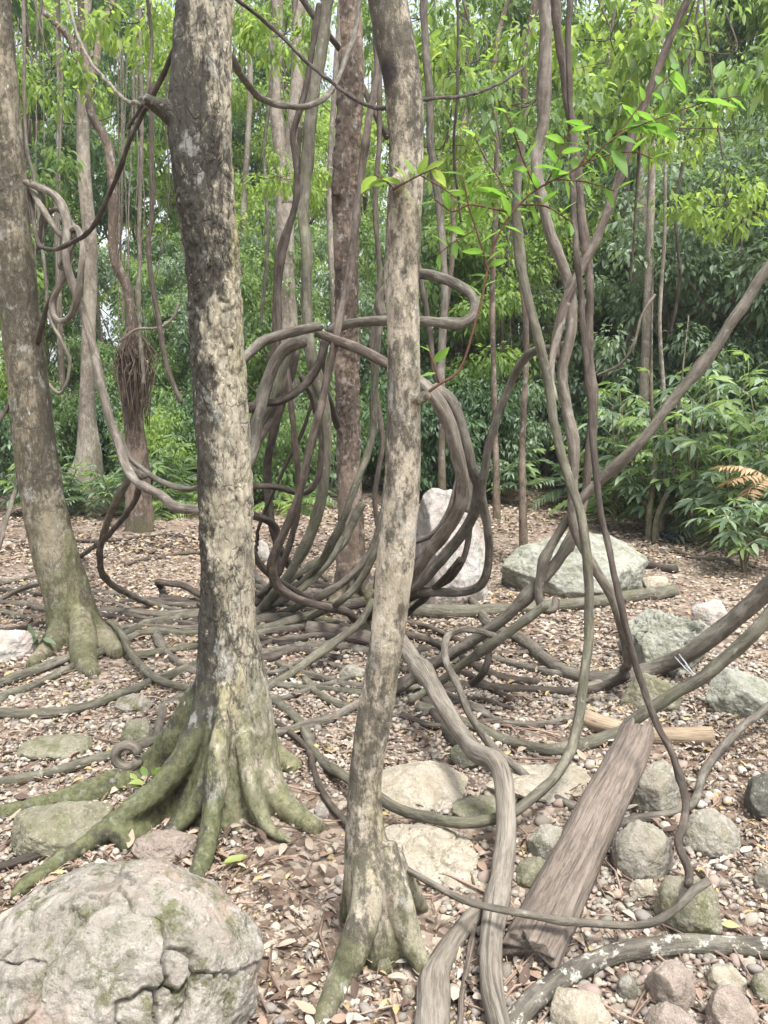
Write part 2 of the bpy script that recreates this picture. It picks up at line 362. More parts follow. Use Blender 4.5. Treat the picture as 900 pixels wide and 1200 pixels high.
M_PEB = m_col('pebble_stone', .8, .3, 60, .3); M_LIT = m_col('dead_leaf', .75, .3, 50, .45); M_TWIG = m_col('dead_twig', .85, .2, 60, .5)
M_STEM = m_flat('green_stem', (.10, .085, .05), (.16, .135, .085), 40, stretch=.3)
M_WOOD = m_wood('weathered_wood', (.19, .155, .125), (.09, .073, .06), (.27, .23, .19))
M_WOODPALE = m_wood('barkless_wood', (.32, .25, .17), (.21, .16, .11), (.40, .33, .245))
M_WOODGREY = m_wood('grey_driftwood', (.215, .19, .152), (.105, .09, .074), (.33, .30, .25))
M_ROOT = m_flat('fibrous_root', (.06, .045, .034), (.13, .10, .075), 60, .9, .1, .6, .2)
M_BAG = m_flat('black_plastic', (.012, .013, .016), (.02, .022, .028), 20, .35, .5, .3)
M_WIRE = m_flat('grey_wire', (.25, .26, .27), (.33, .34, .35), 60, .45, .5, .1)

# ------------------------------------------------------------------ ground and sky-side setting
def terrain():
    a = np.concatenate([-np.geomspace(100, 5, 40), np.linspace(-4.8, 4.8, 210), np.geomspace(5, 100, 40)])
    b = np.concatenate([np.linspace(-60, .5, 20), np.linspace(.8, 9, 220), np.geomspace(9.1, 120, 90)])
    X, Y = np.meshgrid(a, b); x, y = X.ravel(), Y.ravel()
    z = hgt(x, np.minimum(y, 45)); na = len(a); nb = len(b)
    z = z + .012 * fbm(np.stack([x * 9, y * 9, x * 0], 1), 3) * (np.abs(x) < 5) * (y < 9)
    i = np.arange(nb - 1)[:, None] * na; j = np.arange(na - 1)[None]
    Q = np.stack([i + j, i + j + 1, i + j + na + 1, i + j + na], -1).reshape(-1, 4)
    tag(link('ground', mesh_np('ground', np.stack([x, y, z - .004], 1), Q, None, m_ground())), 'brown forest floor of bare soil under leaf litter', kind='structure')
terrain()

# ------------------------------------------------------------------ tree trunks
def evaluated_mesh(o):
    dg = bpy.context.evaluated_depsgraph_get(); return bpy.data.meshes.new_from_object(o.evaluated_get(dg))
def blend_trunk(name, tubes, mat, voxel, parent, smooth=6, plates=None, lumps=.006, seed=0., origin=(0, 0, 0), thin=1.):
    """joins swept limbs and roots into one skin, smooths the joints and roughens the bark"""
    g = Geo()
    for c, n, asp in tubes:
        V, Q, T, _ = sweep(c * (1, 1, 1, thin), n, .05, .02, seed, aspect=asp); g.add(V, Q, T)
    o = link('tmp', g.mesh('tmp', None, off=origin))
    m = o.modifiers.new('r', 'REMESH'); m.mode = 'VOXEL'; m.voxel_size = voxel
    s = o.modifiers.new('s', 'SMOOTH'); s.iterations = smooth; s.factor = .5
    me = evaluated_mesh(o); bpy.data.objects.remove(o)
    n = len(me.vertices); v = np.zeros(n * 3, np.float32); me.vertices.foreach_get('co', v); v = v.reshape(-1, 3).astype(float)
    nr = np.zeros(n * 3, np.float32); me.vertex_normals.foreach_get('vector', nr); nr = nr.reshape(-1, 3)
    d = lumps * 2 * fbm(v * (9, 9, 4) + seed, 4) + lumps * .6 * fbm(v * (40, 40, 16) + seed, 3)
    pl = np.full(n, .5)
    if plates:
        sz, st, amp = plates
        q = v * (1 / sz, 1 / sz, st / sz) + 1.3 * np.stack([fbm(v * 14 + k * 9.1, 3) for k in range(3)], 1)
        f1, f2, cid = voro(q); e = np.clip((f2 - f1) / .28, 0, 1)
        pl = np.where(e < 1, e * .19, .2 + .8 * cid)
        fade = np.clip(v[:, 2] / .9, .15, 1)
        d = d + amp * np.clip((v[:, 2] - .25) / .5, .1, 1) * fade * np.clip(.6 + 1.6 * fbm(v * (5, 5, 2) + 31, 3), 0, 1.2) * ((cid - .5) * 1.2 - (1 - e) * .9)
    v = v + nr * d[:, None]; me.vertices.foreach_set('co', v.astype(np.float32).ravel())
    at = me.attributes.new('plate', 'FLOAT', 'POINT'); at.data.foreach_set('value', pl.astype(np.float32))
    me.polygons.foreach_set('use_smooth', np.ones(len(me.polygons), bool)); me.materials.clear(); me.materials.append(mat); me.update(); me.name = name
    return link(name, me, parent=parent)
def ptr(pts, Y):
    """rows (px, py, width_px[, Y]) -> world rows with radius"""
    o = []
    for q in pts:
        y = q[3] if len(q) > 3 else Y; p = P(q[0], q[1], y); o.append((p.x, p.y, p.z, q[2] * y / F / 2))
    return o
def gtr(pts):
    """rows (px, py, width_px, lift) lying on the ground"""
    o = []
    for q in pts:
        p = G(q[0], q[1], q[3] if len(q) > 3 else 0.); o.append((p.x, p.y, p.z, q[2] * p.y / F / 2))
    return o
def up(rows, dz):
    a, b = np.array(rows[1]), np.array(rows[0]); d = (b - a) / max(b[2] - a[2], .01); e = b + d * dz; e[3] = b[3] * .93
    return [tuple(e)] + rows

# the big flaking tree with buttress roots
Y2 = 2.86
base2 = G(262, 960)
t2 = empty('flaking_tree', base2, 'big straight tree with flaking cream and black bark and mossy buttress roots', 'tree')
tr = up(ptr([(242, -6, 64), (237, 100, 72), (239, 200, 74), (248, 300, 70), (254, 400, 71), (261, 500, 69), (265, 600, 70), (268, 700, 73), (271, 770, 86), (271, 840, 108), (268, 895, 136), (263, 940, 172), (258, 990, 215)], Y2), 1.6)
b2 = np.array(base2)
def rt(*pp):
    out = []
    for q in pp:
        r = q[2] * q[3] / F / 2; p = P(q[0], q[1], q[3])
        if p.z < hz(p.x, p.y) + r * .25: p = G(q[0], q[1], r * .3)
        out.append((*p, r))
    return np.array(out)
tubes = [(spline(tr, step=.02), 40, 1),
  # long root sweeping to the lower left, tall and narrow
  (spline(rt((252, 790, 30, 2.80), (226, 868, 44, 2.74), (190, 922, 46, 2.68), (135, 965, 40, 2.62), (78, 1002, 34, 2.56), (28, 1040, 22, 2.48), (-15, 1068, 10, 2.40)), step=.02), 20, 1),
  (spline(rt((240, 860, 40, 2.80), (205, 925, 46, 2.78), (172, 962, 42, 2.72), (140, 990, 40, 2.66)), step=.02), 20, 1),
  (spline(rt((258, 850, 30, 2.74), (234, 935, 36, 2.66), (206, 968, 36, 2.62), (186, 990, 24, 2.58)), step=.02), 20, 1),
  # front root
  (spline(rt((264, 800, 30, 2.76), (256, 880, 36, 2.66), (250, 950, 36, 2.58), (240, 1003, 34, 2.52), (225, 1040, 22, 2.44)), step=.02), 20, 1),
  # right roots
  (spline(rt((290, 840, 40, 2.86), (308, 900, 46, 2.82), (330, 940, 46, 2.80), (372, 972, 26, 2.78)), step=.02), 20, 1),
  (spline(rt((285, 860, 32, 2.74), (297, 930, 34, 2.66), (312, 968, 26, 2.62), (345, 990, 12, 2.58)), step=.02), 20, 1),
  # back left root
  (spline(rt((252, 800, 46, 3.0), (215, 862, 50, 3.04), (180, 900, 42, 3.08), (110, 930, 34, 3.06), (40, 948, 22, 3.0), (-20, 955, 12, 3.0)), step=.02), 20, 1),
  (spline(rt((285, 820, 40, 3.0), (315, 880, 40, 3.2), (345, 900, 20, 3.4)), step=.02), 16, 1),
  # broken branch stub
  (spline(rt((232, 150, 30, 2.84), (205, 137, 22, 2.82), (186, 125, 21, 2.80), (168, 117, 19, 2.78)), step=.015), 20, 1),
  (spline(rt((176, 121, 14, 2.79), (158, 113, 8, 2.78)), step=.015), 12, 1)]
tubes = [(c_ if k_ == 0 or k_ > 8 else c_ * (1, 1, 1, .78), n_, 1 if k_ == 0 or k_ > 8 else 1.5) for k_, (c_, n_, a_) in enumerate(tubes)]
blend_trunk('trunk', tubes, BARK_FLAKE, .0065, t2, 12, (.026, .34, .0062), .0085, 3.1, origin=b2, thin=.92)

# the slim tan tree in front
base3 = G(447, 1120)
t3 = empty('tan_tree', base3, 'slim smooth tan tree in front with two spread roots at its foot', 'tree')
Y3 = 2.06
tr = up(ptr([(452, -6, 49), (462, 50, 50), (471, 100, 49), (475, 160, 47), (475, 215, 46), (473, 260, 47), (471, 320, 47), (473, 400, 45), (473, 500, 46), (471, 570, 47), (464, 650, 51), (457, 720, 49), (447, 790, 49), (438, 850, 51), (429, 910, 48), (427, 960, 55), (431, 1005, 70), (440, 1045, 88), (449, 1085, 102), (452, 1125, 96)], Y3), 1.3)
tubes = [(spline(tr, step=.015), 32, 1),
  (spline(rt((428, 990, 40, 2.04), (430, 1050, 46, 1.98), (415, 1110, 46, 1.93), (398, 1150, 40, 1.90), (380, 1190, 30, 1.84), (372, 1225, 14, 1.78)), step=.015), 20, 1),
  (spline(rt((450, 990, 36, 2.04), (466, 1050, 42, 2.00), (482, 1105, 34, 1.97), (500, 1142, 20, 1.93), (508, 1165, 8, 1.9)), step=.015), 20, 1),
  (spline(rt((425, 980, 40, 2.1), (420, 1040, 44, 2.14), (405, 1075, 24, 2.2)), step=.015), 16, 1),
  (spline(rt((460, 1000, 30, 2.1), (488, 1055, 24, 2.2), (500, 1065, 10, 2.3)), step=.015), 16, 1),
  (spline(rt((488, 470, 16, 2.02), (502, 462, 12, 2.0)), step=.01), 12, 1), (spline(rt((466, 212, 20, 2.02), (458, 222, 10, 1.97)), step=.01), 12, 1)]
blend_trunk('trunk', tubes, BARK_TAN, .005, t3, 5, (.03, .5, .0010), .0024, 9.4, origin=np.array(base3), thin=.87)

# the leaning tree on the left
base1 = G(92, 765)
t1 = empty('leaning_tree', base1, 'olive mossy tree leaning to the left at the left edge', 'tree')
tr = up(ptr([(-13, -6, 46), (2, 150, 46), (16, 300, 46), (28, 400, 47), (45, 550, 52), (66, 650, 58), (80, 700, 61), (92, 748, 72), (96, 785, 96)], 5.0), 2.0)
tubes = [(spline(tr, step=.03), 32, 1), (spline(rt((92, 715, 30, 4.95), (115, 745, 36, 4.9), (140, 768, 22, 4.85)), step=.03), 16, 1), (spline(rt((82, 720, 30, 4.95), (62, 755, 30, 4.85), (35, 780, 16, 4.75)), step=.03), 16, 1), (spline(rt((95, 720, 30, 4.9), (98, 770, 36, 4.75), (110, 790, 18, 4.6)), step=.03), 16, 1)]
blend_trunk('trunk', tubes, BARK_OLIVE, .011, t1, 4, (.05, .4, .004), .007, 5.5, origin=np.array(base1), thin=.92)

# the brown tree in the middle of the tangle
base4 = G(414, 698)
t4 = empty('brown_tree', base4, 'reddish brown tree standing in the middle of the vine tangle', 'tree')
tr = up(ptr([(410, -6, 27), (413, 60, 30), (413, 120, 30), (406, 180, 31), (404, 225, 36), (405, 300, 34), (406, 400, 33), (408, 500, 33), (411, 600, 36), (412, 650, 39), (414, 690, 46), (414, 715, 58)], 6.4), 2.5)
tubes = [(spline(tr, step=.04), 28, 1), (spline(rt((420, 660, 24, 6.3), (432, 695, 22, 6.25), (445, 712, 12, 6.1)), step=.04), 14, 1), (spline(rt((405, 665, 24, 6.3), (394, 700, 20, 6.2), (382, 716, 10, 6.0)), step=.04), 14, 1), (spline(rt((404, 60, 15, 6.35), (394, 230, 12, 6.25)), step=.04), 12, 1)]
blend_trunk('trunk', tubes, BARK_BROWN, .014, t4, 3, (.06, .3, .010), .010, 7.7, origin=np.array(base4), thin=.86)

# ------------------------------------------------------------------ vines (pixel path, forward distance in metres; no distance = lying on the ground)
def vine(label, mat, wpx, pts, name='vine', cat='vine', group='vines tangled between the trees', n=14, rough=.14, knots=.28, m=None, flute=.07):
    rows = []; Ys = []
    wpx = tuple(q * .9 for q in wpx) if isinstance(wpx, tuple) else wpx * (.8 if group and 'looping' in group else .9)
    if group and 'ground' in group: wpx = wpx * 1.0 if not isinstance(wpx, tuple) else wpx
    for q in pts: Ys.append(q[2] if len(q) > 2 and q[2] else G(q[0], q[1]).y)
    ym = float(np.mean(Ys)); k = len(pts)
    w0, w1 = wpx if isinstance(wpx, tuple) else (wpx, wpx)
    for i, q in enumerate(pts):
        wp = w0 + (w1 - w0) * i / max(k - 1, 1); r = wp * (.6 * ym + .4 * Ys[i]) / F / 2
        if len(q) > 2 and q[2]:
            p = P(q[0], q[1], q[2])
            if p.y < 9 and p.z < hz(p.x, p.y) + r * .6: p = G(q[0], q[1], max(r * .75, .018))
        else: p = G(q[0], q[1], max(r * .75, .018))
        rows.append((p.x, p.y, p.z, r))
    rm = np.mean([q[3] for q in rows])
    c = spline(rows, step=max(rm * .9, .012))
    # small natural wander
    s = np.arange(len(c)) * max(rm * .9, .012); sd = (len(label) * 7.13 + pts[0][0]) % 97
    for a in range(3): c[:, a] += rm * .75 * fbm(np.stack([s / rm * .06 + sd, s * 0 + a * 5.1, s * 0], 1), 3) * np.minimum(1, np.minimum(np.arange(len(c)), np.arange(len(c))[::-1]) / 6)
    V, Q, T, b = sweep(c, n, rough, flute, sd, knots)
    off = c[np.argmin(c[:, 2]), :3]
    me = mesh_np(name, V - off, Q, T, m or VINE[mat], True, {'bco': b + (sd, 0, 0)})
    return tag(link(name, me, off), label, cat, group)
v = vine
# --- left side, hanging between the leaning tree and the flaking tree
v('dark slim vine sagging from the flaking tree up to the leaning tree', 'dark', 5.5, [(214, 36, 3.4), (187, 97, 3.6), (167, 137, 3.8), (143, 190, 3.9), (127, 230, 4.0), (110, 267, 4.1), (90, 282, 4.2), (62, 292, 4.4), (45, 284, 4.6), (38, 250, 4.8), (33, 214, 4.9)])
v('pale thick vine looping off the leaning tree and swooping down to the flaking tree', 'pale', (9, 13), [(30, 214, 4.85), (55, 221, 4.7), (72, 240, 4.6), (78, 268, 4.55), (77, 297, 4.5), (85, 327, 4.5), (97, 362, 4.5), (110, 407, 4.45), (117, 443, 4.4), (127, 477, 4.35), (140, 517, 4.3), (150, 548, 4.2), (166, 567, 4.1), (187, 579, 4.0), (203, 593, 3.9), (232, 598, 3.8), (270, 592, 3.7)])
v('pale vine twisted round the swooping thick vine in a hanging loop', 'pale', 7.5, [(34, 217, 4.95), (50, 246, 4.7), (72, 276, 4.62), (90, 268, 4.5), (98, 290, 4.42), (97, 320, 4.4), (90, 350, 4.42), (78, 373, 4.48), (66, 374, 4.6), (62, 356, 4.65), (73, 330, 4.62), (84, 300, 4.62), (82, 262, 4.66)])
v('short dark curl of vine hanging beside the pale hanging loop', 'dark', 5.5, [(80, 322, 4.7), (66, 338, 4.72), (55, 360, 4.78), (49, 382, 4.85), (44, 402, 4.95)])
v('small knotted vine coil clinging to the leaning tree above the pale loop', 'grey', 5, [(36, 212, 4.8), (50, 232, 4.78), (48, 262, 4.8), (45, 290, 4.85), (52, 262, 4.9), (66, 246, 4.75), (85, 260, 4.6), (88, 282, 4.55), (70, 310, 4.55), (84, 318, 4.6)])
v('slim grey vine branching off the swooping pale vine to the flaking tree', 'grey', 7.5, [(140, 508, 4.35), (150, 535, 4.3), (170, 552, 4.2), (190, 564, 4.1), (213, 572, 4.0), (232, 570, 3.9), (262, 560, 3.7)])
v('grey vine bent in a tall hook and reaching the ground left of the flaking tree', 'grey', 8.5, [(168, 558, 4.1), (160, 553, 4.2), (148, 566, 4.4), (132, 595, 4.6), (120, 625, 4.9), (115, 650, 5.1), (123, 675, 5.4), (147, 694, 5.7), (180, 709, None), (212, 716, None), (250, 722, None)])
v('dark slim vine slanting behind the tall hooked vine', 'dark', 6.5, [(164, 560, 4.5), (161, 574, 4.7), (150, 600, 5.2), (123, 630, 6.0), (95, 652, None), (72, 664, None)])
v('thin wavy pale vine dangling beside the leaning tree', 'pale', 4, [(28, -10, 6), (28, 70, 6), (31, 160, 6), (44, 235, 6), (51, 300, 6), (57, 367, 6), (72, 400, 6), (82, 427, 6), (72, 460, 6), (55, 447, 6.1), (47, 425, 6.2)])
v('thin pale vine arching from the forked tree to the broken stub of the flaking tree', 'pale', 4, [(78, -5, 5.5), (92, 45, 5.2), (110, 77, 4.8), (128, 98, 4.2), (147, 117, 3.5), (163, 122, 2.95)])
v('short grey vine leaning into the left edge of the clearing', 'grey', 6, [(-8, 660, 4.4), (4, 625, 4.6), (18, 575, 5), (22, 540, 5.4), (30, 500, 6)])
v('dark vine stub curling in at the left edge behind the leaning tree', 'dark', 6, [(-12, 512, 4.6), (0, 490, 4.8), (12, 473, 5.2), (30, 462, 5.6)])
# --- upper middle
v('dark vine hanging in a wide U between the flaking tree and the brown tree', 'grey', 7.5, [(262, 38, 3.2), (275, 73, 3.6), (292, 102, 4.1), (318, 121, 4.6), (350, 126, 5.0), (375, 119, 5.4), (394, 99, 5.7), (408, 66, 5.9), (416, 35, 6.1), (424, -10, 6.2)])
v('thin black vine running diagonally from the flaking tree down to the tan tree', 'dark', 4.6, [(268, -8, 3.2), (290, 9, 3.3), (317, 30, 3.4), (360, 72, 3.3), (397, 103, 3.1), (430, 123, 2.8), (460, 127, 2.4)])
v('thin black twig stretched level from the tan tree into the right foliage', 'dark', 3.6, [(480, 118, 2.3), (515, 115, 2.6), (550, 111, 3), (585, 98, 3.4), (612, 80, 3.8)])
v('dark vine crossing behind the brown tree near the top', 'dark', 7.5, [(345, -15, 6.9), (362, 10, 6.9), (385, 38, 6.9), (405, 66, 7), (430, 112, 7), (452, 160, 7), (480, 200, 7.2)])
v('smooth greenish climbing vine rising straight left of the brown tree from the tangle', 'green', (14, 13), [(384, -12, 5.8), (376, 60, 5.8), (366, 110, 5.75), (361, 200, 5.7), (357, 255, 5.6), (361, 300, 5.5), (362, 350, 5.5), (363, 410, 5.4), (370, 443, 5.4), (381, 483, 5.4), (383, 533, 5.4), (378, 583, 5.4), (366, 627, 5.45), (347, 664, 5.5), (327, 690, 5.6), (305, 716, None), (270, 735, None)])
v('dark twisted vine with a bulging bend hugging the straight greenish climber', 'dark', 7.5, [(374, 5, 5.4), (364, 77, 5.4), (353, 125, 5.4), (343, 160, 5.4), (346, 186, 5.4), (347, 233, 5.4), (339, 268, 5.4), (332, 300, 5.4), (328, 340, 5.4), (325, 400, 5.3), (318, 440, 5.3), (303, 500, 5.2)])
v('second dark vine running down close beside the dark twisted vine', 'dark', 6, [(352, 150, 5.7), (345, 240, 5.7), (326, 300, 5.7), (322, 383, 5.7), (318, 425, 5.7), (306, 470, 5.6), (298, 520, 5.5)])
v('straight brown vine crossing in front of the brown tree and bending sharply along the ground', 'brown', (9, 11.5), [(437, -10, 5.2), (442, 80, 5.0), (432, 145, 4.9), (424, 200, 4.9), (416, 267, 4.8), (408, 325, 4.8), (399, 370, 4.75), (393, 400, 4.7), (383, 443, 4.7), (372, 493, 4.65), (359, 547, 4.65), (345, 594, 4.7), (327, 637, 4.75), (320, 662, 4.8), (327, 686, 4.85), (349, 701, 4.9), (383, 712, 5.0), (410, 720, 5.2), (424, 735, None)])
# --- knot of thick vines between the flaking tree and the tan tree
v('thick grey vine arching out from behind the flaking tree to a blunt end', 'grey', 12.5, [(262, 452, 4.3), (280, 428, 4.4), (293, 414, 4.5), (311, 400, 4.6), (343, 390, 4.65), (362, 386, 4.65), (376, 382, 4.65)])
v('thick brown vine dropping from the blunt arch across the brown tree behind the tan tree', 'brown', 12.5, [(372, 390, 4.75), (393, 398, 4.7), (423, 410, 4.6), (455, 428, 4.5), (480, 440, 4.45), (500, 456, 4.4), (518, 482, 4.4), (533, 520, 4.4), (541, 556, 4.5), (534, 600, 4.6), (518, 630, 4.7), (497, 652, 4.8), (470, 678, 5.0), (440, 702, None)])
v('long grey vine reaching level past both trunks and curling back in a big loop', 'grey', 12.5, [(388, 388, 5.0), (402, 381, 4.95), (420, 377, 4.9), (450, 375, 4.85), (497, 376, 4.8), (533, 378, 4.8), (550, 373, 4.8), (557, 360, 4.85), (552, 345, 4.9), (536, 332, 4.95), (515, 323, 5), (495, 319, 5.1), (470, 322, 5.2), (448, 338, 5.2), (443, 352, 5.2), (448, 372, 5.2)])
v('bulky grey vine bundle bowing down left from the blunt arch', 'grey', 17, [(358, 398, 4.9), (340, 404, 4.9), (325, 420, 4.9), (311, 455, 4.9), (301, 492, 4.85), (296, 528, 4.8), (280, 560, 4.6)])
v('grey vine bowing beside the bulky bundle', 'green', 11, [(345, 402, 5.1), (330, 430, 5.1), (322, 455, 5.1), (312, 480, 5.1), (300, 505, 5.1), (285, 540, 5.1)])
v('dark brown vine curving beneath the blunt arch into the bundle', 'dark', 10.5, [(380, 398, 5.1), (374, 425, 5.1), (360, 448, 5.1), (341, 464, 5.0), (325, 471, 5.0), (310, 472, 5.0), (290, 478, 4.8)])
v('reddish brown vine bending under the bundle toward the flaking tree', 'brown', 9.5, [(334, 425, 5.3), (328, 470, 5.2), (314, 500, 5.1), (298, 525, 5.0), (284, 545, 4.9)])
v('dark vine bunch knotted under the crossing arches', 'dark', 9, [(385, 395, 5.4), (379, 412, 5.4), (376, 440, 5.5), (385, 470, 5.6), (395, 500, 5.9)])
v('slim vine hanging in a loop below the arches and turning left to the flaking tree', 'dark', 8, [(352, 440, 5.2), (363, 460, 5.2), (370, 482, 5.2), (377, 515, 5.2), (374, 552, 5.2), (362, 573, 5.2), (345, 576, 5.2), (330, 571, 5.1), (310, 569, 5.0), (290, 571, 4.8), (265, 578, 4.5)])
v('thin dark vine slanting down left below the arches', 'dark', 4.6, [(372, 455, 5.6), (355, 505, 5.6), (330, 557, 5.7), (312, 595, 5.8), (302, 625, 6.0), (300, 650, None)])
v('grey vine beside the brown tree curving left into the tangle on the ground', 'green', 9.5, [(446, 370, 5.5), (440, 420, 5.5), (438, 460, 5.5), (437, 513, 5.5), (427, 545, 5.45), (413, 582, 5.4), (405, 604, 5.4), (385, 645, 5.5), (367, 672, 5.6), (342, 693, 5.7), (310, 712, None), (285, 726, None)])
# --- loops right of the tan tree in front of the white boulder
v('thick grey vine bowed right of the tan tree in front of the white boulder', 'pale', 16, [(470, 436, 4.2), (490, 447, 4.1), (506, 462, 4.0), (522, 493, 4.0), (535, 535, 4.0), (543, 566, 4.05), (540, 592, 4.1), (526, 618, 4.2), (502, 645, 4.3), (478, 680, 4.5), (455, 705, 4.7)])
v('second thick vine bowed alongside and sweeping under the tan tree', 'grey', 14, [(508, 455, 4.35), (527, 470, 4.3), (541, 508, 4.3), (550, 545, 4.3), (560, 568, 4.35), (556, 598, 4.4), (538, 632, 4.5), (512, 660, 4.6), (484, 688, 4.7), (455, 706, 5), (430, 722, None)])
v('slim grey vine hanging inside the bowed pair near the white boulder', 'grey', 8, [(540, 520, 4.7), (535, 560, 4.7), (524, 598, 4.7), (508, 625, 4.75), (488, 634, 4.8), (465, 640, 4.9)])
v('rising vine with an arched elbow joining the right hand climbers', 'grey', (10, 12), [(662, 404, 3.9), (647, 409, 3.95), (630, 411, 4.0), (616, 422, 4.05), (600, 450, 4.1), (582, 495, 4.15), (570, 545, 4.2), (565, 580, 4.25), (571, 615, 4.3), (574, 650, 4.35), (569, 680, 4.4), (550, 694, 4.5), (515, 694, 4.6), (485, 692, 4.7)])
v('short dark vine slanting below the bowed pair', 'dark', 8.5, [(540, 655, 4.4), (528, 668, 4.45), (503, 696, 4.7), (482, 716, 5.0), (462, 735, None)])
v('straight grey vine rising close behind the tan tree on its right', 'grey', (10, 9.5), [(497, -10, 5.6), (499, 60, 5.6), (503, 130, 5.6), (505, 180, 5.6), (514, 240, 5.6), (519, 300, 5.5), (519, 380, 5.4), (517, 440, 5.3), (522, 470, 5.2), (540, 510, 5), (552, 560, 4.9), (548, 600, 4.9)])
v('slim dark vine behind the tan tree bending toward the arched loop', 'dark', 7, [(488, 300, 5.3), (499, 352, 5.2), (505, 400, 5.1), (510, 440, 5.0), (522, 480, 4.9)])
# --- climbers on the right
v('long grey climber falling from the right then swinging low in a U across the front', 'green', (11.5, 14), [(612, 160, 3.6), (606, 230, 3.6), (607, 280, 3.6), (616, 333, 3.55), (632, 398, 3.5), (643, 450, 3.5), (649, 493, 3.45), (660, 533, 3.4), (674, 575, 3.35), (683, 612, 3.3), (689, 661, 3.25), (689, 728, 3.2), (684, 794, 3.1), (678, 848, 3.0), (664, 893, 2.85), (638, 927, 2.72), (604, 952, 2.62), (566, 963, 2.56), (533, 964, 2.58), (487, 953, 2.72), (450, 937, 2.72), (403, 910, 2.95), (376, 889, 3.2), (358, 858, None), (343, 838, None), (318, 818, None)])
v('pale sturdy climber standing up to the top edge and bending at mid height', 'pale', (14, 12.5), [(637, -12, 3.9), (638, 60, 3.9), (638, 147, 3.9), (630, 187, 3.9), (638, 247, 3.85), (652, 298, 3.8), (667, 338, 3.8), (669, 388, 3.75), (658, 436, 3.75), (664, 480, 3.75), (672, 525, 3.7), (672, 575, 3.7), (678, 628, 3.7), (695, 662, 3.7), (718, 701, 3.75), (731, 741, 3.8), (737, 770, 3.9), (726, 790, None), (702, 803, None), (672, 812, None)])
v('short pale strand joining two right hand climbers', 'pale', 9, [(664, 355, 3.72), (656, 380, 3.7), (648, 408, 3.68), (646, 434, 3.62), (650, 470, 3.52)])
v('dark rope thin vine hanging from the top to the bottom right with a kinked end', 'dark', (7.5, 10), [(667, -12, 3.3), (667, 89, 3.25), (671, 178, 3.2), (673, 249, 3.15), (677, 300, 3.1), (681, 360, 3.1), (689, 449, 3.05), (696, 520, 3.0), (702, 575, 2.95), (709, 617, 2.92), (722, 683, 2.85), (736, 750, 2.8), (753, 808, 2.75), (769, 850, 2.7), (788, 888, 2.65), (803, 935, 2.56), (802, 968, 2.46), (796, 986, 2.4), (804, 1014, 2.28), (808, 1037, 2.09)])
v('slim pale climber standing between the dark rope vine and the reddish branch', 'brown', (11, 10), [(650, -12, 4.4), (656, 50, 4.4), (663, 89, 4.4), (673, 178, 4.4), (682, 249, 4.35), (689, 320, 4.3), (691, 391, 4.3), (696, 458, 4.25), (691, 529, 4.2), (686, 585, 4.2), (676, 620, 4.15), (668, 645, 4.1)])
v('reddish brown branch slanting up to the right across the top right foliage', 'brown', (9, 12), [(812, -14, 3.9), (784, 53, 3.9), (749, 138, 3.9), (731, 196, 3.9), (709, 253, 3.85), (690, 298, 3.8), (674, 330, 3.75), (660, 362, 3.72), (652, 395, 3.7), (650, 420, 3.7)])
v('long straight grey vine climbing diagonally to the right edge', 'grey', (14, 10.5), [(960, 240, 3.6), (900, 313, 3.6), (856, 378, 3.6), (820, 430, 3.6), (784, 476, 3.6), (749, 520, 3.6), (713, 556, 3.65), (680, 590, 3.7), (650, 632, 3.75), (635, 662, 3.75), (631, 695, 3.75), (637, 713, 3.75), (649, 713, 3.75), (651, 703, 3.8)])
v('thick vine falling diagonally from the climbers to the ground by the tan tree', 'grey', (13, 16), [(680, 598, 3.9), (671, 626, 3.85), (653, 656, 3.8), (633, 680, 3.8), (589, 723, 3.85), (549, 751, 3.9), (510, 777, 4.0), (478, 800, 4.1), (440, 822, None)])
v('slimmer vine running parallel below the thick diagonal vine', 'green', 11, [(640, 708, 3.7), (620, 724, 3.72), (589, 746, 3.75), (544, 777, 3.9), (513, 800, 4.0), (480, 822, None)])
v('heavy grey vine sweeping up to the right edge behind the wire ties', 'grey', (24, 15), [(960, 625, 3.8), (900, 685, 3.95), (856, 729, 4.05), (811, 764, 4.15), (767, 785, 4.3), (725, 794, None), (690, 795, None), (658, 783, None), (607, 747, None), (573, 733, None), (553, 704, None)])
v('mossy thick vine sweeping from the right edge low behind the wooden slab', 'green', (17, 15), [(960, 650, 3.35), (900, 724, 3.35), (838, 781, 3.4), (784, 817, 3.45), (735, 848, 3.5), (728, 856, 3.5), (692, 869, 3.58), (648, 878, 3.55), (600, 868, None), (572, 858, None), (530, 840, None), (490, 828, None)])
v('dark straight vine lying level below the heavy sweeping vine', 'dark', 12.5, [(520, 806, None), (549, 803, None), (611, 807, None), (669, 809, None), (702, 806, 4.1), (735, 790, 4.0)])
v('slim vine looped over in a narrow arch left of the long U shaped climber', 'grey', (9, 10.5), [(590, 752, 3.85), (567, 740, 3.8), (540, 737, 3.7), (524, 748, 3.6), (522, 775, 3.5), (535, 803, 3.4), (549, 836, 3.3), (580, 876, 3.15), (612, 904, 3.05), (644, 930, 2.95), (680, 950, 2.88)])
v('short dark vine curl beneath the narrow arch', 'dark', 9, [(560, 735, 4.2), (570, 752, 4.15), (572, 768, 4.15), (565, 788, 4.15), (547, 804, None), (520, 812, None)])
v('slim grey vine forked at the right edge and lying past the round stones', 'grey', 11, [(960, 775, 3.7), (900, 828, 3.5), (884, 841, 3.45), (856, 864, 3.3), (830, 898, 3.15), (819, 934, None), (806, 948, None), (780, 955, None), (750, 960, None), (722, 966, None)])
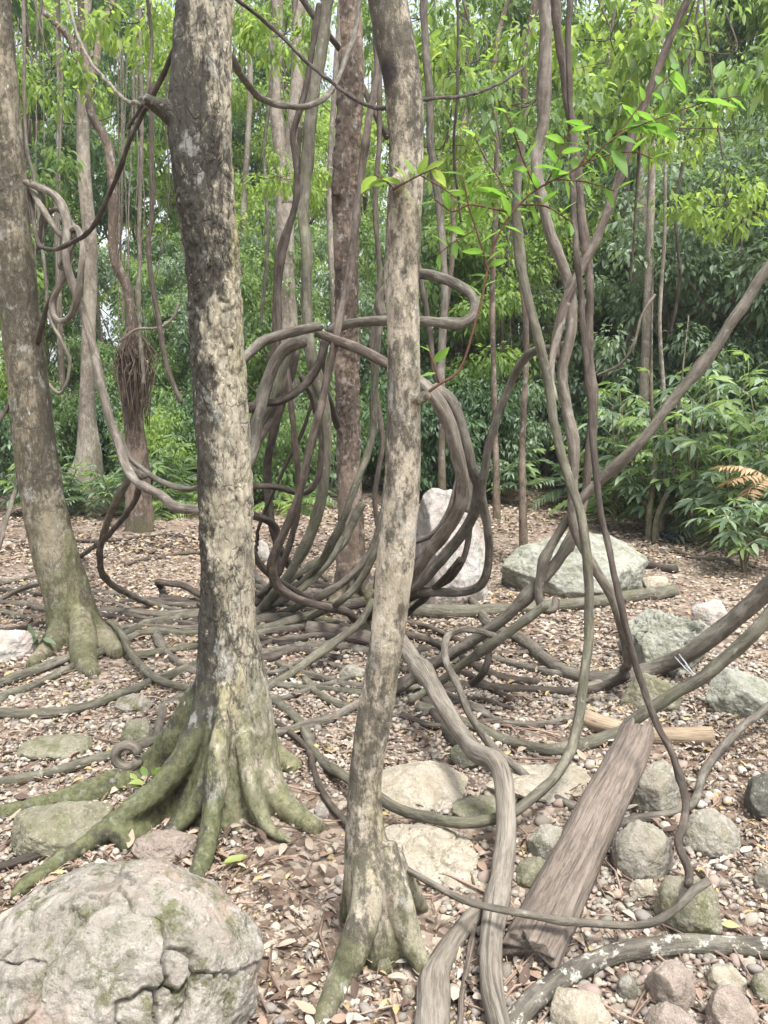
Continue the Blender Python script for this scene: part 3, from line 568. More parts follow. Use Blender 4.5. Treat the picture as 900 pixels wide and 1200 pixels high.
v('grey vine lying across the wooden slab and branch to the tan tree', 'grey', (9, 12), [(476, 1018, 2.12), (513, 1040, 2.12), (545, 1056, 2.06), (575, 1064, 2.02), (620, 1072, 1.98), (660, 1078, 1.99), (700, 1081, 2.05), (735, 1082, 2.06), (764, 1078, 2.04), (790, 1062, 2.04), (812, 1042, 2.05), (830, 1033, 2.07)])
v('lichen spotted vine as thick as an arm lying along the bottom right', 'lichen', (26, 30), [(960, 1118, None), (900, 1113, None), (840, 1109, None), (786, 1110, None), (732, 1118, None), (680, 1138, None), (636, 1166, None), (604, 1198, None), (580, 1240, None)])
# --- ground vines at the left
gv = 'vines lying on the ground at the left'
v('thin vine lying left of the leaning tree, farthest of the four', 'grey', 6.5, [(-30, 690), (0, 684), (25, 679), (55, 672), (90, 672)], group=gv)
v('thin arched vine behind the leaning tree at the left edge', 'grey', 6.5, [(-20, 712), (0, 703), (20, 692, 6.2), (44, 683, 6.2), (75, 684)], group=gv)
v('grey vine lying level through to the foot of the leaning tree', 'grey', 9, [(-30, 704), (0, 707), (27, 708), (52, 714), (90, 722), (130, 716), (200, 722), (260, 726)], group=gv)
v('greenish thin vine lying just below the level grey vine at the left edge', 'green', 7, [(-30, 708), (0, 715), (20, 721), (45, 724), (80, 728)], group=gv)
v('mossy vine running from the left edge past the leaning tree, upper of two', 'green', 11.5, [(-40, 815), (0, 801), (33, 788), (83, 770), (120, 757), (137, 748), (160, 735), (183, 728), (233, 720), (285, 716)], group=gv)
v('mossy vine running from the left edge past the leaning tree, lower of two', 'green', 11.5, [(-30, 850), (-5, 826), (8, 814), (30, 806), (67, 790), (110, 769), (140, 754), (173, 743), (230, 742), (290, 745)], group=gv)
v('pale green vine lying nearest across the bare ground left of the flaking tree', 'green', 13, [(-40, 836), (0, 837), (50, 837), (100, 829), (143, 813), (168, 803), (195, 793), (225, 782), (280, 770)], group=gv)
v('grey vine bent down from a blunt tip in front of the crossing mossy vines', 'green', 10, [(127, 729, 5.0), (134, 733, 4.95), (143, 745, 4.8), (150, 763, 4.6), (167, 783, 4.4), (190, 799, 4.2), (222, 806, 4.05), (260, 806, 4.0)], group=gv)
v('thin vine running to the flaking tree behind the hooked vine', 'grey', 7, [(100, 700), (125, 705), (160, 714), (205, 718), (250, 716)], group=gv)
v('thin vine lying just below the hooked vine foot', 'dark', 7, [(120, 712), (150, 721), (190, 727), (260, 735)], group=gv)
v('short vine twisting down beside the flaking tree trunk', 'grey', 11, [(183, 742), (188, 758), (200, 771), (213, 781), (240, 792)], group=gv)
v('grey vine curving round behind the flaking tree roots', 'grey', 12, [(240, 800, 3.9), (219, 813), (196, 826), (188, 845), (184, 866)], group=gv)
v('dark vine stub bent like a hook behind the flaking tree', 'dark', 8.5, [(192, 702), (189, 690, 6.3), (184, 682, 6.2), (196, 684, 6.2), (215, 687, 6.2), (236, 697, 6.1), (270, 704, 6.1)], group=gv)
v('dark thick vine lying behind the flaking tree under the hooked stub', 'dark', 10, [(189, 700), (215, 704), (240, 702), (285, 700)], group=gv)
v('long dark branch lying far back on the litter at the left', 'dark', 4, [(40, 640), (67, 632), (100, 634), (133, 633), (170, 629), (200, 627), (240, 632)], 'fallen_branch', 'branch', 'fallen branches')
v('pale crooked branch lying on the litter left of the flaking tree', 'brown', 5, [(147, 662), (165, 656), (187, 653), (210, 649), (240, 648)], 'fallen_branch', 'branch', 'fallen branches')
v('short pale stick beside the crooked branch left of the flaking tree', 'brown', 4.5, [(175, 648), (190, 641), (205, 636)], 'fallen_branch', 'branch', 'fallen branches')
v('mossy round pole running level from the left edge to the flaking tree roots', 'green', 14, [(-40, 922), (0, 914), (60, 903), (100, 893), (135, 883), (170, 872), (200, 862)], group=gv)
v('dark root at the left edge below the mossy stone', 'dark', 12, [(-20, 1020), (10, 1012), (40, 1003), (70, 995)], 'tree_root', 'root', 'roots at the left edge')
v('blackish thick root at the left edge behind the cracked boulder', 'dark', 20, [(-30, 1090), (0, 1076), (35, 1064), (80, 1052), (120, 1040)], 'tree_root', 'root', 'roots at the left edge')
v('short dark root lump low at the left edge beside the cracked boulder', 'dark', 22, [(-30, 1125), (-5, 1112), (12, 1102), (30, 1090)], 'tree_root', 'root', 'roots at the left edge')
# knot of wood on the roots
kp = [(148 + 15 * math.cos(a), 886 + 13 * math.sin(a), 3.02) for a in np.linspace(.3, 6.0, 9)]
v('ring shaped wooden knot resting on the left roots of the flaking tree', 'pale', 14, kp, 'wood_knot', 'knot', None)
# --- tangle on the ground between the flaking tree and the tan tree
gt = 'vines piled on the ground in the middle'
v('mossy vine rising right across the pile to the brown tree foot', 'green', 12, [(270, 742), (313, 735), (350, 727), (393, 713), (433, 702), (470, 692), (500, 690)], group=gt)
v('grey vine lying just under the rising mossy vine', 'grey', 10, [(275, 748), (313, 741), (340, 738), (362, 735), (400, 728), (440, 722)], group=gt)
v('pale green vine slanting straight up right over the pile', 'green', 11, [(290, 818), (320, 801), (350, 783, 4.45), (383, 760, 4.6), (413, 737, 4.8), (427, 722, 5.1), (436, 705, 5.4)], group=gt)
v('grey vine lying level left in the pile behind the slanting pale one', 'grey', 9.5, [(290, 760), (317, 752), (350, 749), (370, 746), (405, 748), (440, 752)], group=gt)
v('dark vine lying low in the pile near the mauve cut log', 'dark', 10, [(290, 776), (320, 770), (345, 762), (372, 766), (400, 772)], group=gt)
v('grey vine lying level below the slanting pale vine', 'grey', 10, [(325, 778), (350, 788), (383, 795), (422, 803), (470, 800), (500, 795)], group=gt)
v('short pale vine bent on the ground in front of the pile', 'green', 10, [(358, 795), (364, 804), (377, 816), (403, 827), (430, 828)], group=gt)
v('grey vine running along the ground from the tan tree toward the flaking tree', 'grey', 12, [(450, 815), (417, 827), (390, 840), (366, 848), (340, 856), (312, 862)], group=gt)
v('dark slim vine curving down behind the tan tree over the gravel', 'dark', (8, 9.5), [(310, 838), (332, 853), (352, 871), (363, 884), (368, 905), (381, 935), (400, 960), (425, 985)], group=gt)
v('grey vine draping over the pile left of the straight brown vine', 'green', 9, [(285, 706), (303, 694), (333, 684, 5.7), (360, 667, 5.8), (397, 640, 6.0), (410, 615, 6.1), (425, 590, 6.1)], group=gt)
v('slim vine sloping in the pile beside the brown tree foot', 'green', 9.5, [(295, 722), (311, 713), (337, 700, 5.5), (362, 683, 5.6), (392, 650, 5.7), (400, 630, 5.8)], group=gt)
v('thin far vine lying level behind the pile', 'grey', 6, [(270, 648), (303, 647), (350, 648), (385, 645), (420, 650)], group=gt)
v('slender vine lying behind the pile left of the brown tree', 'pale', 5.5, [(280, 660), (320, 658), (355, 663), (375, 672), (385, 680)], group=gt)
v('thin looped vine lying close to the brown tree foot', 'dark', 5.5, [(330, 690), (350, 684), (372, 683), (392, 690), (400, 697), (386, 700)], group=gt)
v('slim grey vine weaving level over the leaves at the brown tree foot', 'grey', 7, [(300, 688), (325, 690), (352, 692), (378, 698), (405, 706)], group=gt)
v('curved grey vine lying on the left edge of the pile', 'grey', 10, [(296, 672), (305, 682), (314, 690), (322, 702), (318, 716), (300, 730)], group=gt)
v('dark vine lying in front of the curved grey one in the pile', 'dark', 8, [(290, 728), (320, 727), (350, 722), (376, 718), (400, 715)], group=gt)
v('slim vine bowed low beneath the mauve cut log', 'grey', 7.5, [(308, 790), (330, 786), (352, 775), (385, 778), (412, 786), (440, 788)], group=gt)
v('short broken vine stub standing bent behind the flaking tree', 'dark', 10, [(290, 602, 5.4), (303, 607, 5.5), (318, 613, 5.6), (325, 624, 5.65), (324, 645, 5.65), (326, 674, 5.7)], group=gt)
v('thin dark vine lying in the shade behind the bent grey branch', 'dark', 7, [(480, 845), (510, 830), (535, 822), (560, 818), (600, 830)], group=gt)
v('grey vine lying along the ground right of the tan tree toward the slab', 'grey', 9, [(500, 800), (520, 812), (560, 832), (590, 846), (640, 848), (690, 838)], group=gt)
# --- more of the mat of vines on the ground and of the loops round the brown tree
hl = 'vines looping round the brown tree'
v('dark vine swinging low from the flaking tree round to the brown tree foot', 'dark', 10, [(268, 600, 4.2), (290, 640, 4.5), (310, 668, 4.8), (340, 690, 5.1), (372, 706, 5.3), (404, 712, 5.4), (440, 704, 5.4), (462, 690, 5.3)], group=hl)
v('brown vine dropping straight beside the greenish deep U', 'brown', 9, [(333, 412, 5.6), (340, 470, 5.6), (346, 530, 5.6), (348, 590, 5.7), (340, 640, 5.8), (322, 680, 5.9), (296, 704, None), (270, 716, None)], group=hl)
v('grey vine sweeping from the tan tree down left past the brown tree foot', 'grey', 11, [(455, 560, 5.2), (448, 610, 5.2), (432, 650, 5.2), (405, 682, 5.2), (370, 702, 5.3), (330, 718, None), (285, 732, None), (250, 738, None)], group=hl)
v('thick dark vine bending out of the knot toward the ground behind', 'dark', 12, [(348, 412, 5.9), (338, 450, 5.9), (322, 500, 5.9), (312, 555, 6), (318, 610, 6.1), (335, 655, 6.2), (360, 684, None), (395, 690, None)], group=hl)
v('greenish vine leaning from the tan tree to the ground in front of the brown tree', 'green', 10.5, [(452, 610, 4.9), (440, 650, 4.9), (420, 684, 4.95), (395, 708, 5.0), (360, 726, None), (320, 738, None), (280, 752, None)], group=hl)
v('slim brown vine rising with a wave right of the brown tree', 'brown', 7.5, [(440, 690, 5.9), (446, 640, 5.9), (440, 580, 5.9), (448, 520, 5.9), (440, 460, 5.9), (436, 400, 5.9), (444, 330, 5.9), (440, 240, 5.9), (446, 150, 5.9), (440, -10, 5.9)], group=hl)
v('dark slim vine looped between the bowed pair and the ground', 'dark', 8, [(552, 600, 4.6), (548, 640, 4.6), (532, 672, 4.65), (508, 690, 4.8), (484, 702, 5), (452, 718, None), (420, 726, None)], group=hl)
mat = [('dark', 9, [(-20, 742), (30, 736), (70, 728), (120, 722), (180, 730), (240, 728)]), ('grey', 10, [(-20, 768), (20, 762), (60, 752), (110, 744), (160, 734), (220, 735), (280, 728)]),
 ('grey', 9, [(90, 692), (140, 696), (190, 706), (250, 708), (300, 704)]), ('dark', 8, [(140, 706), (180, 703), (230, 708), (280, 716)]), ('brown', 11, [(280, 708), (320, 704), (360, 712), (400, 706), (450, 712)]),
 ('green', 12, [(290, 728), (340, 722), (380, 728), (420, 738), (470, 734)]), ('grey', 11, [(280, 770), (330, 762), (370, 756), (410, 760), (460, 768), (500, 760)]), ('dark', 9, [(300, 746), (330, 754), (365, 744), (405, 736), (450, 742)]),
 ('green', 10, [(310, 800), (350, 804), (400, 808), (440, 812), (490, 806)]), ('grey', 9, [(300, 695), (330, 700), (370, 694), (410, 700), (460, 698)]), ('brown', 8, [(470, 728), (500, 735), (540, 752), (590, 765), (640, 760)]),
 ('dark', 11, [(470, 742), (505, 752), (540, 772), (580, 792), (630, 800)]), ('grey', 10, [(480, 770), (520, 776), (560, 770), (600, 778), (660, 792)]), ('green', 10, [(150, 772), (190, 764), (230, 756), (280, 760)]),
 ('dark', 8, [(-20, 690), (20, 694), (60, 698), (110, 690)]), ('brown', 9, [(470, 838), (500, 850), (540, 852), (580, 846), (630, 852)]), ('grey', 8, [(320, 822), (350, 812), (390, 800), (430, 790)]), ('dark', 9, [(470, 786), (500, 778), (530, 784), (566, 800), (600, 822)])]
ends = ((120, 'the leaning tree'), (210, 'the gap by the leaning tree'), (330, 'the flaking tree'), (400, 'the mauve cut log'), (450, 'the brown tree'), (520, 'the tan tree'), (600, 'the bent branch'), (999, 'the long U shaped climber'))
def at_(px): return next(n for l, n in ends if px < l)
seen = {}
for mt, wd, pts in mat:
    base = f"{'stout' if wd > 10 else 'slim'} {mt if mt != 'green' else 'mossy'} ground vine from {at_(pts[0][0])} to {at_(pts[-1][0])}"
    seen[base] = seen.get(base, 0) + 1
    v(base if seen[base] == 1 else base + ', nearer one', mt, wd, pts, group='low vines matted over the ground in the middle')
# --- logs and sticks
v('mauve brown cut log lying in the middle of the vine pile', 'brown', 19, [(360, 736), (385, 740), (412, 746), (440, 752), (470, 757)], 'cut_log', 'log', None, n=16, m=M_WOOD)
v('long mossy pole lying level in front of the boulders', 'green', 18, [(480, 716), (520, 717), (567, 715), (620, 711), (678, 706), (722, 701), (760, 696), (790, 692)], 'fallen_pole', 'log', None, n=14)
v('dark branch leaning on the wide boulder at its right end', 'dark', 10, [(712, 645), (720, 650, 7.4), (749, 661), (793, 668)], 'fallen_branch', 'branch', 'fallen branches')
v('crooked brown stick lying under the right shrubs', 'brown', 6.5, [(776, 648), (790, 645), (805, 650), (820, 654), (840, 655), (858, 659)], 'fallen_branch', 'branch', 'fallen branches')
v('barkless tan log lying behind the upper end of the wooden slab', 'pale', 25, [(684, 842), (700, 847), (725, 852), (760, 857), (795, 861), (834, 862)], 'barkless_log', 'log', None, n=18, m=M_WOODPALE)
v('bent grey branch leaning from the pile and down past the wooden slab', 'grey', (27, 25), [(470, 752, 4.1), (484, 775, 3.8), (500, 797, 3.55), (518, 828, 3.3), (540, 862, 3.0), (560, 884, 2.8), (580, 893, 2.68), (590, 912, 2.6), (592, 950, 2.5), (588, 1000, 2.38), (580, 1045, 2.2), (573, 1100, 2.0), (574, 1145, 1.86), (582, 1185, 1.75), (594, 1230, 1.64)], 'leaning_branch', 'branch', None, n=18, m=M_WOODGREY, rough=.12)
v('broken weathered stump lying at the foot of the tan tree', 'pale', (24, 44), [(562, 1066, 2.2), (545, 1085, 2.15), (527, 1108, 2.08), (513, 1133, 2.0), (508, 1165, 1.9), (506, 1210, 1.78), (506, 1250, 1.7)], 'weathered_stump', 'stump', None, n=20, m=M_WOODGREY, rough=.22)
v('thin stick leaning between the stump and the bent branch', 'brown', 8, [(556, 1085), (552, 1110), (546, 1140), (540, 1175), (538, 1215)], 'fallen_stick', 'stick', None, m=M_WOOD)
v('dark thick dead root under the bent branch beside the tan tree', 'dark', 16, [(490, 812), (510, 835), (535, 868), (556, 892)], 'tree_root', 'root', None)
# wooden slab: a weathered flattened log with ragged broken ends
def slab():
    rows = [(746, 858, 3.0, 40), (738, 880, 2.9, 44), (722, 912, 2.78, 48), (700, 955, 2.62, 54), (676, 1005, 2.44, 59), (652, 1055, 2.28, 64), (630, 1100, 2.14, 68), (618, 1124, 2.07, 70)]
    c = []
    for px, py, Y, wd in rows:
        p = P(px, py, Y); p = G(px, py, .03) if p.z < hz(p.x, p.y) + .03 else p; c.append((p.x, p.y, p.z, wd * Y / F / 2))
    c = spline(c, step=.012); m = len(c)
    V, Q, T, b = sweep(c, 48, .06, .0, 2.2, aspect=.92)
    n = 48; k = m * n
    th = np.tile(np.arange(n), m); end = np.repeat(np.minimum(np.arange(m), np.arange(m)[::-1]), n)
    X = c[:, :3]; d = np.gradient(X, axis=0); d /= np.linalg.norm(d, axis=1)[:, None]
    ax = np.repeat(d, n, 0); jag = fbm(np.stack([th * .45, th * 0, np.repeat(np.arange(m) > m / 2, n) * 9.], 1), 3)
    wt = np.clip(1 - end / 9., 0, 1) ** 2 * np.where(np.repeat(np.arange(m) > m / 2, n), 1, -1)
    V[:k] += ax * (wt * jag * .05)[:, None]
    g = fbm(np.stack([np.cos(th / n * 6.28) * 6, np.sin(th / n * 6.28) * 6, np.repeat(np.arange(m), n) * .012], 1), 4)
    ctr = np.repeat(X, n, 0); V[:k] += (V[:k] - ctr) * (g * .10)[:, None]
    V[k + 1] -= d[-1] * .07; V[k] += d[0] * .05
    off = X[-1]
    tag(link('wooden_slab', mesh_np('wooden_slab', V - off, Q, T, M_WOOD, True, {'bco': b}), off), 'weathered grey brown wooden slab with a hollow broken end propped on the stones', 'log')
slab()
for k, (a, b_) in enumerate([((796, 767, 4.02), (818, 797, 3.44)), ((800, 772, 4.0), (823, 803, 3.42)), ((791, 770, 4.06), (812, 792, 3.5))]):
    v('thin grey wire tied between the two thick vines at the right', 'grey', 2.0, [a, ((a[0] + b_[0]) / 2 + 2, (a[1] + b_[1]) / 2 + 3, 3.72), b_], 'wire_tie', 'wire', 'wires tying two vines', n=6, m=M_WIRE)
def bag():
    V, T = ico(4); d = V / np.linalg.norm(V, axis=1)[:, None]
    r = 1 + .35 * fbm(d * 2.2 + 3, 3) + .22 * (1 - np.abs(fbm(d * 4.5, 3)) * 3); V = d * r[:, None] * (.19, .13, .075)
    p = G(785, 634); tag(link('plastic_bag', mesh_np('plastic_bag', V, None, T, M_BAG), (p.x, p.y, p.z + .04)), 'crumpled black plastic bag lying on the litter under the right shrubs', 'bag')

# ------------------------------------------------------------------ rocks
_ico = {}
def ico(k):
    if k not in _ico:
        t = (1 + 5 ** .5) / 2
        V = np.array([(-1, t, 0), (1, t, 0), (-1, -t, 0), (1, -t, 0), (0, -1, t), (0, 1, t), (0, -1, -t), (0, 1, -t), (t, 0, -1), (t, 0, 1), (-t, 0, -1), (-t, 0, 1)], float)
        T = np.array([(0, 11, 5), (0, 5, 1), (0, 1, 7), (0, 7, 10), (0, 10, 11), (1, 5, 9), (5, 11, 4), (11, 10, 2), (10, 7, 6), (7, 1, 8), (3, 9, 4), (3, 4, 2), (3, 2, 6), (3, 6, 8), (3, 8, 9), (4, 9, 5), (2, 4, 11), (6, 2, 10), (8, 6, 7), (9, 8, 1)])
        V /= np.linalg.norm(V[0])
        for _ in range(k):
            e = np.sort(np.vstack([T[:, [0, 1]], T[:, [1, 2]], T[:, [2, 0]]]), 1); u, inv = np.unique(e, axis=0, return_inverse=True); inv = inv.ravel()
            M = V[u].mean(1); M /= np.linalg.norm(M, axis=1)[:, None]; n = len(V); f = len(T)
            a, b, c = inv[:f] + n, inv[f:2 * f] + n, inv[2 * f:] + n
            V = np.vstack([V, M]); T = np.vstack([np.stack([T[:, 0], a, c], 1), np.stack([a, T[:, 1], b], 1), np.stack([c, b, T[:, 2]], 1), np.stack([a, b, c], 1)])
        _ico[k] = (V, T)
    return _ico[k][0].copy(), _ico[k][1]
bag()
def rock_shape(d, seed, facets=14, sharp=14., rough=.05, roundness=.5):
    """unit directions -> radius: a soft minimum over random planes plus noise"""
    rg = np.random.default_rng(seed); i_ = np.arange(facets) + .5; ph = np.arccos(1 - 2 * i_ / facets); tt = 2.39996 * i_ + rg.uniform(0, 6)
    N = np.stack([np.cos(tt) * np.sin(ph), np.sin(tt) * np.sin(ph), np.cos(ph)], 1) + rg.normal(0, .22, (facets, 3)); N /= np.linalg.norm(N, axis=1)[:, None]
    hh = rg.uniform(.72, 1.05, facets); s = np.maximum(d @ N.T, 1e-3) / hh
    pl = np.minimum((s ** sharp).sum(1) ** (-1 / sharp), 1.5)
    r = pl * (1 - roundness) + roundness
    return r * (1 + .10 * fbm(d * 1.3 + seed, 3) + rough * fbm(d * 4 + seed * 2.1, 4))
def rock(label, mat, box, k=5, depth=.9, seed=1, facets=14, roundness=.2, rough=.05, name='stone', cat='stone', group=None, crack=None, yaw=0., lump=.022, lift=0., sharp=24., fill=1.):
    x0, y0, x1, y1 = box; xc = (x0 + x1) / 2
    f = G(xc, y1); wd = (x1 - x0) * f.y / F; Yc = f.y + wd * depth * .42
    ht = P(xc, y0, Yc + wd * depth * .1).z; zb = hz(P(xc, y1, Yc).x, Yc); hh = max(ht - zb, .03)
    V, T = ico(k); r = rock_shape(V, seed, facets, sharp, rough, roundness); V = V * r[:, None]
    if yaw: c_, s_ = math.cos(yaw), math.sin(yaw); V = V @ np.array([(c_, s_, 0), (-s_, c_, 0), (0, 0, 1)])
    V /= np.abs(V).max(0)
    V[:, 2] = np.where(V[:, 2] < -.25, -.25 + (V[:, 2] + .25) * .5, V[:, 2])
    S = np.array([wd / 2 * 1.02, wd * depth / 2, hh * .8 * fill])
    V = V * S; n = V / np.linalg.norm(V / S, axis=1)[:, None] / S; n /= np.linalg.norm(n, axis=1)[:, None]
    sz = wd
    V += n * (sz * (lump * fbm(V / sz * 9 + seed, 4) + .010 * fbm(V / sz * 30 + seed, 3)))[:, None]
    if crack:
        q = V * (1, 1.25, .8) / crack + .34 * np.stack([fbm(V / sz * 7 + 5 * a, 4) for a in range(3)], 1); f1, f2, cid = voro(q + seed)
        e = np.clip((f2 - f1) / (.13 if lump > .015 else .055), 0, 1); op = np.clip(.5 + 1.9 * fbm(V / sz * 3.1 + 41, 2), 0, 1.3); V += n * (sz * ((.05 if lump > .015 else .028) * (cid - .5) - (.045 if lump > .015 else .036 * op) * (1 - e) ** 1.3))[:, None]
    o = link(name, mesh_np(name, V, None, T, ROCK[mat]), (P(xc, y1, Yc).x, Yc, zb + hh * .2 * fill + lift))
    return tag(o, label, cat, group)
r = rock
r('large cracked cream boulder with mossy seams in the lower left corner', 'cream', (-75, 1003, 362, 1290), 7, .8, 3, 16, .7, .02, 'boulder', 'boulder', crack=.25, lump=.0149)
r('tall white boulder behind the tan tree at the right of the brown tree', 'white', (468, 568, 576, 712), 6, .8, 12, 10, .1, .05, 'boulder', 'boulder')
r('wide lichen covered boulder lying in the clearing at the right', 'green', (580, 610, 762, 704), 6, .8, 21, 11, .15, .05, 'boulder', 'boulder')
r('pointed greenish rock with a sloping face right of the long mossy pole', 'green', (702, 696, 840, 792), 6, .8, 33, 9, .1, .05, 'boulder', 'boulder', crack=.5)
r('low greenish rock under the heavy sweeping vine', 'moss', (722, 786, 806, 834), 5, .8, 41, 10, .2)
r('angular grey green rock at the right edge behind the slim forked vine', 'green', (824, 782, 925, 846), 6, .8, 52, 9, .1)
r('small pale rock beyond the pointed greenish rock', 'white', (806, 703, 858, 735), 5, .8, 61, 10, .3)
r('smooth mossy flat rock beside the roots at the left', 'moss', (2, 936, 145, 1010), 6, .8, 71, 9, .3, .03)
r('pale golden rounded rock behind the tan tree, upper of two', 'gold', (430, 884, 560, 955), 6, 1.1, 81, 9, .3, .03, fill=.7)
r('pale golden cracked rock behind the tan tree, lower of two', 'gold', (428, 946, 584, 1044), 6, 1.1, 92, 10, .25, .03, crack=.22, fill=.45)
r('tan and grey rock under the long U shaped climber left of the slab', 'gold', (560, 886, 705, 940), 6, .7, 101, 9, .2, fill=.6)
r('brownish rock behind the golden rocks under the bent branch', 'moss', (526, 925, 606, 965), 5, .8, 104, 9, .3, fill=.6)
r('blue grey rock right of the wooden slab upper end', 'grey', (722, 892, 798, 956), 5, .8, 111, 9, .3)
r('round grey green stone beside the wooden slab', 'grey', (706, 960, 792, 1034), 5, .9, 121, 14, .5)
r('round pale grey stone right of the kinked vine', 'grey', (790, 948, 868, 1004), 5, .9, 131, 14, .5)
r('dark rock cut by the right edge', 'dark', (866, 902, 935, 962), 5, .9, 141, 12, .4)
r('olive tan stone below the round pale grey stone', 'moss', (762, 1026, 842, 1100), 5, .9, 151, 12, .4)
r('pinkish brown stone below the lichen spotted vine', 'pink', (752, 1124, 820, 1190), 5, .9, 161, 12, .5)
r('cream stone with flat top below the lichen spotted vine', 'gold', (824, 1130, 876, 1166), 4, .9, 171, 12, .5)
r('large pinkish stone at the bottom right', 'pink', (818, 1152, 888, 1220), 5, .9, 181, 12, .5)
r('yellowish block stone at the bottom edge under the lichen spotted vine', 'gold', (632, 1158, 722, 1225), 5, .9, 191, 11, .3)
r('small grey stone left of the slab under the vine', 'grey', (616, 968, 668, 1014), 5, .9, 201, 12, .4)
r('olive stone tucked left against the wooden slab', 'moss', (600, 1006, 650, 1040), 4, .9, 211, 12, .4)
r('small upright grey stone below the lichen spotted vine', 'grey', (722, 1140, 748, 1174), 4, .9, 221, 12, .5)
r('grey stone at the right edge below the dark rock', 'grey', (880, 1014, 930, 1052), 5, .9, 231, 12, .5)
r('grey pink stone at the bottom between two larger stones', 'pink', (745, 1176, 818, 1230), 5, .9, 236, 12, .5)
r('green grey stone in the bottom right corner', 'moss', (872, 1140, 925, 1180), 5, .9, 238, 12, .5)
r('pale mossy rock at the left edge beside the leaning tree', 'white', (-30, 730, 44, 778), 5, .9, 241, 11, .4)
r('low tan stone behind the ring shaped knot', 'moss', (138, 838, 182, 874), 4, .9, 251, 11, .4)
r('dark stone under the bent branch right of the tan tree', 'dark', (524, 866, 566, 902), 4, .9, 261, 11, .4)
r('pinkish flat stone wedged between the roots of the flaking tree', 'pink', (154, 968, 236, 1014), 5, .8, 271, 10, .4)
r('pale quartz pebble on the gravel between the two front trees', 'white', (367, 938, 388, 960), 3, .9, 281, 9, .2)
r('grey rounded stone among the vines in front of the pile', 'grey', (395, 778, 432, 798), 4, .9, 291, 12, .5)
r('pale block stone behind the bent vine stub', 'white', (296, 632, 318, 660), 4, .9, 301, 9, .2)
r('flat pale stone half buried left of the flaking tree', 'cream', (134, 800, 182, 836), 4, .9, 311, 9, .4, fill=.6)
r('low buried stone at the left between the pole and the vine', 'moss', (20, 848, 110, 892), 5, .8, 321, 9, .5, fill=.5)
r('small tan stone beside the wide boulder', 'gold', (752, 674, 782, 690), 4, .9, 331, 9, .5)
r('small grey stone under the long mossy pole', 'grey', (556, 750, 582, 766), 4, .9, 341, 9, .5)
r('cream wedge of stone beside the long kinked vine', 'gold', (736, 1030, 768, 1056), 4, .9, 351, 8, .1)
r('small olive stone at the foot of the tan tree', 'moss', (440, 1122, 460, 1144), 4, .9, 361, 12, .6)
r('second small olive stone at the foot of the tan tree', 'gold', (468, 1154, 488, 1172), 4, .9, 371, 12, .6)

# ------------------------------------------------------------------ leaves and plants
def nrm(a): return a / (np.linalg.norm(a, axis=-1, keepdims=True) + 1e-9)
def leaf_batch(g, B, D, L, W, fold=.18, droop=.25, rg=RNG, fine=False, upv=None, rnd=None):
    """B bases, D directions; adds one folded blade for each"""
    n = len(B); B = np.asarray(B, float); D = nrm(np.asarray(D, float)); L = np.broadcast_to(L, (n,))[:, None]; W = np.broadcast_to(W, (n,))[:, None]
    U = np.tile((0, 0, 1.), (n, 1)) if upv is None else np.broadcast_to(upv, (n, 3)); U = U + rg.normal(0, .38, (n, 3))
    S = nrm(np.cross(D, U)); Nn = nrm(np.cross(S, D)); dz = np.array([(0, 0, -1.)]) * L * droop
    rn = rg.random(n) if rnd is None else rnd
    if fine:
        c1 = B + D * L * .32 + dz * .08; c2 = B + D * L * .66 + dz * .38; t = B + D * L + dz
        pts = [B, c1, c1 + S * W * .46 + Nn * W * fold, c1 - S * W * .46 + Nn * W * fold, c2, c2 + S * W * .40 + Nn * W * fold, c2 - S * W * .40 + Nn * W * fold, t]
        lc = [(0, 0), (.3, 0), (.3, .5), (.3, -.5), (.66, 0), (.66, .4), (.66, -.4), (1, 0)]; k = 8
        tri = [(0, 1, 3), (0, 2, 1), (4, 7, 6), (4, 5, 7)]; quad = [(1, 4, 6, 3), (2, 5, 4, 1)]
    else:
        c = B + D * L * .45 + dz * .15; t = B + D * L + dz
        pts = [B, c, c + S * W * .5 + Nn * W * fold, c - S * W * .5 + Nn * W * fold, t]
        lc = [(0, 0), (.45, 0), (.45, .5), (.45, -.5), (1, 0)]; k = 5
        tri = [(0, 1, 3), (0, 2, 1), (1, 4, 3), (1, 2, 4)]; quad = []
    V = np.stack(pts, 1).reshape(-1, 3); o = np.arange(n)[:, None, None] * k
    T = (o + np.array(tri)[None]).reshape(-1, 3); Q = (o + np.array(quad)[None]).reshape(-1, 4) if quad else None
    l3 = np.tile(np.array([(a, b, 0) for a, b in lc]), (n, 1))
    g.add(V, Q, T, rnd=np.repeat(rn, k), lco=l3)
def tubes_into(g, c, n, k=None):
    V, Q, T, b = sweep(c, n, .06, 0, RNG.random() * 50); kw = {'bco': b} if k == 'bco' else {}
    g.add(V, Q, T, **kw)
def foliage_mesh(name, mat, centres, rad, per, L, W, seed, down=.35, droop=.3, fine=False, flat=.75):
    rg = np.random.default_rng(seed); g = Geo()
    for c in centres:
        rr = rad * rg.uniform(.7, 1.25); n = int(per * rg.uniform(.7, 1.3)); d = nrm(rg.normal(size=(n, 3)))
        q = d * (rg.random((n, 1)) ** .45) * rr * np.array([1, 1, flat]); base = c + q
        D = nrm(q + np.array([0, 0, -.1])) * .8 + rg.normal(0, .45, (n, 3)) + np.array([0, 0, -down])
        s = rg.uniform(.5, 1.4, n) * rg.uniform(.75, 1.2); br = np.clip(rg.normal(rg.uniform(.25, .65), .2, n), 0, 1)
        leaf_batch(g, base, D, L * s, W * s, .16, droop, rg, fine, rnd=br)
    return g.mesh(name, mat)
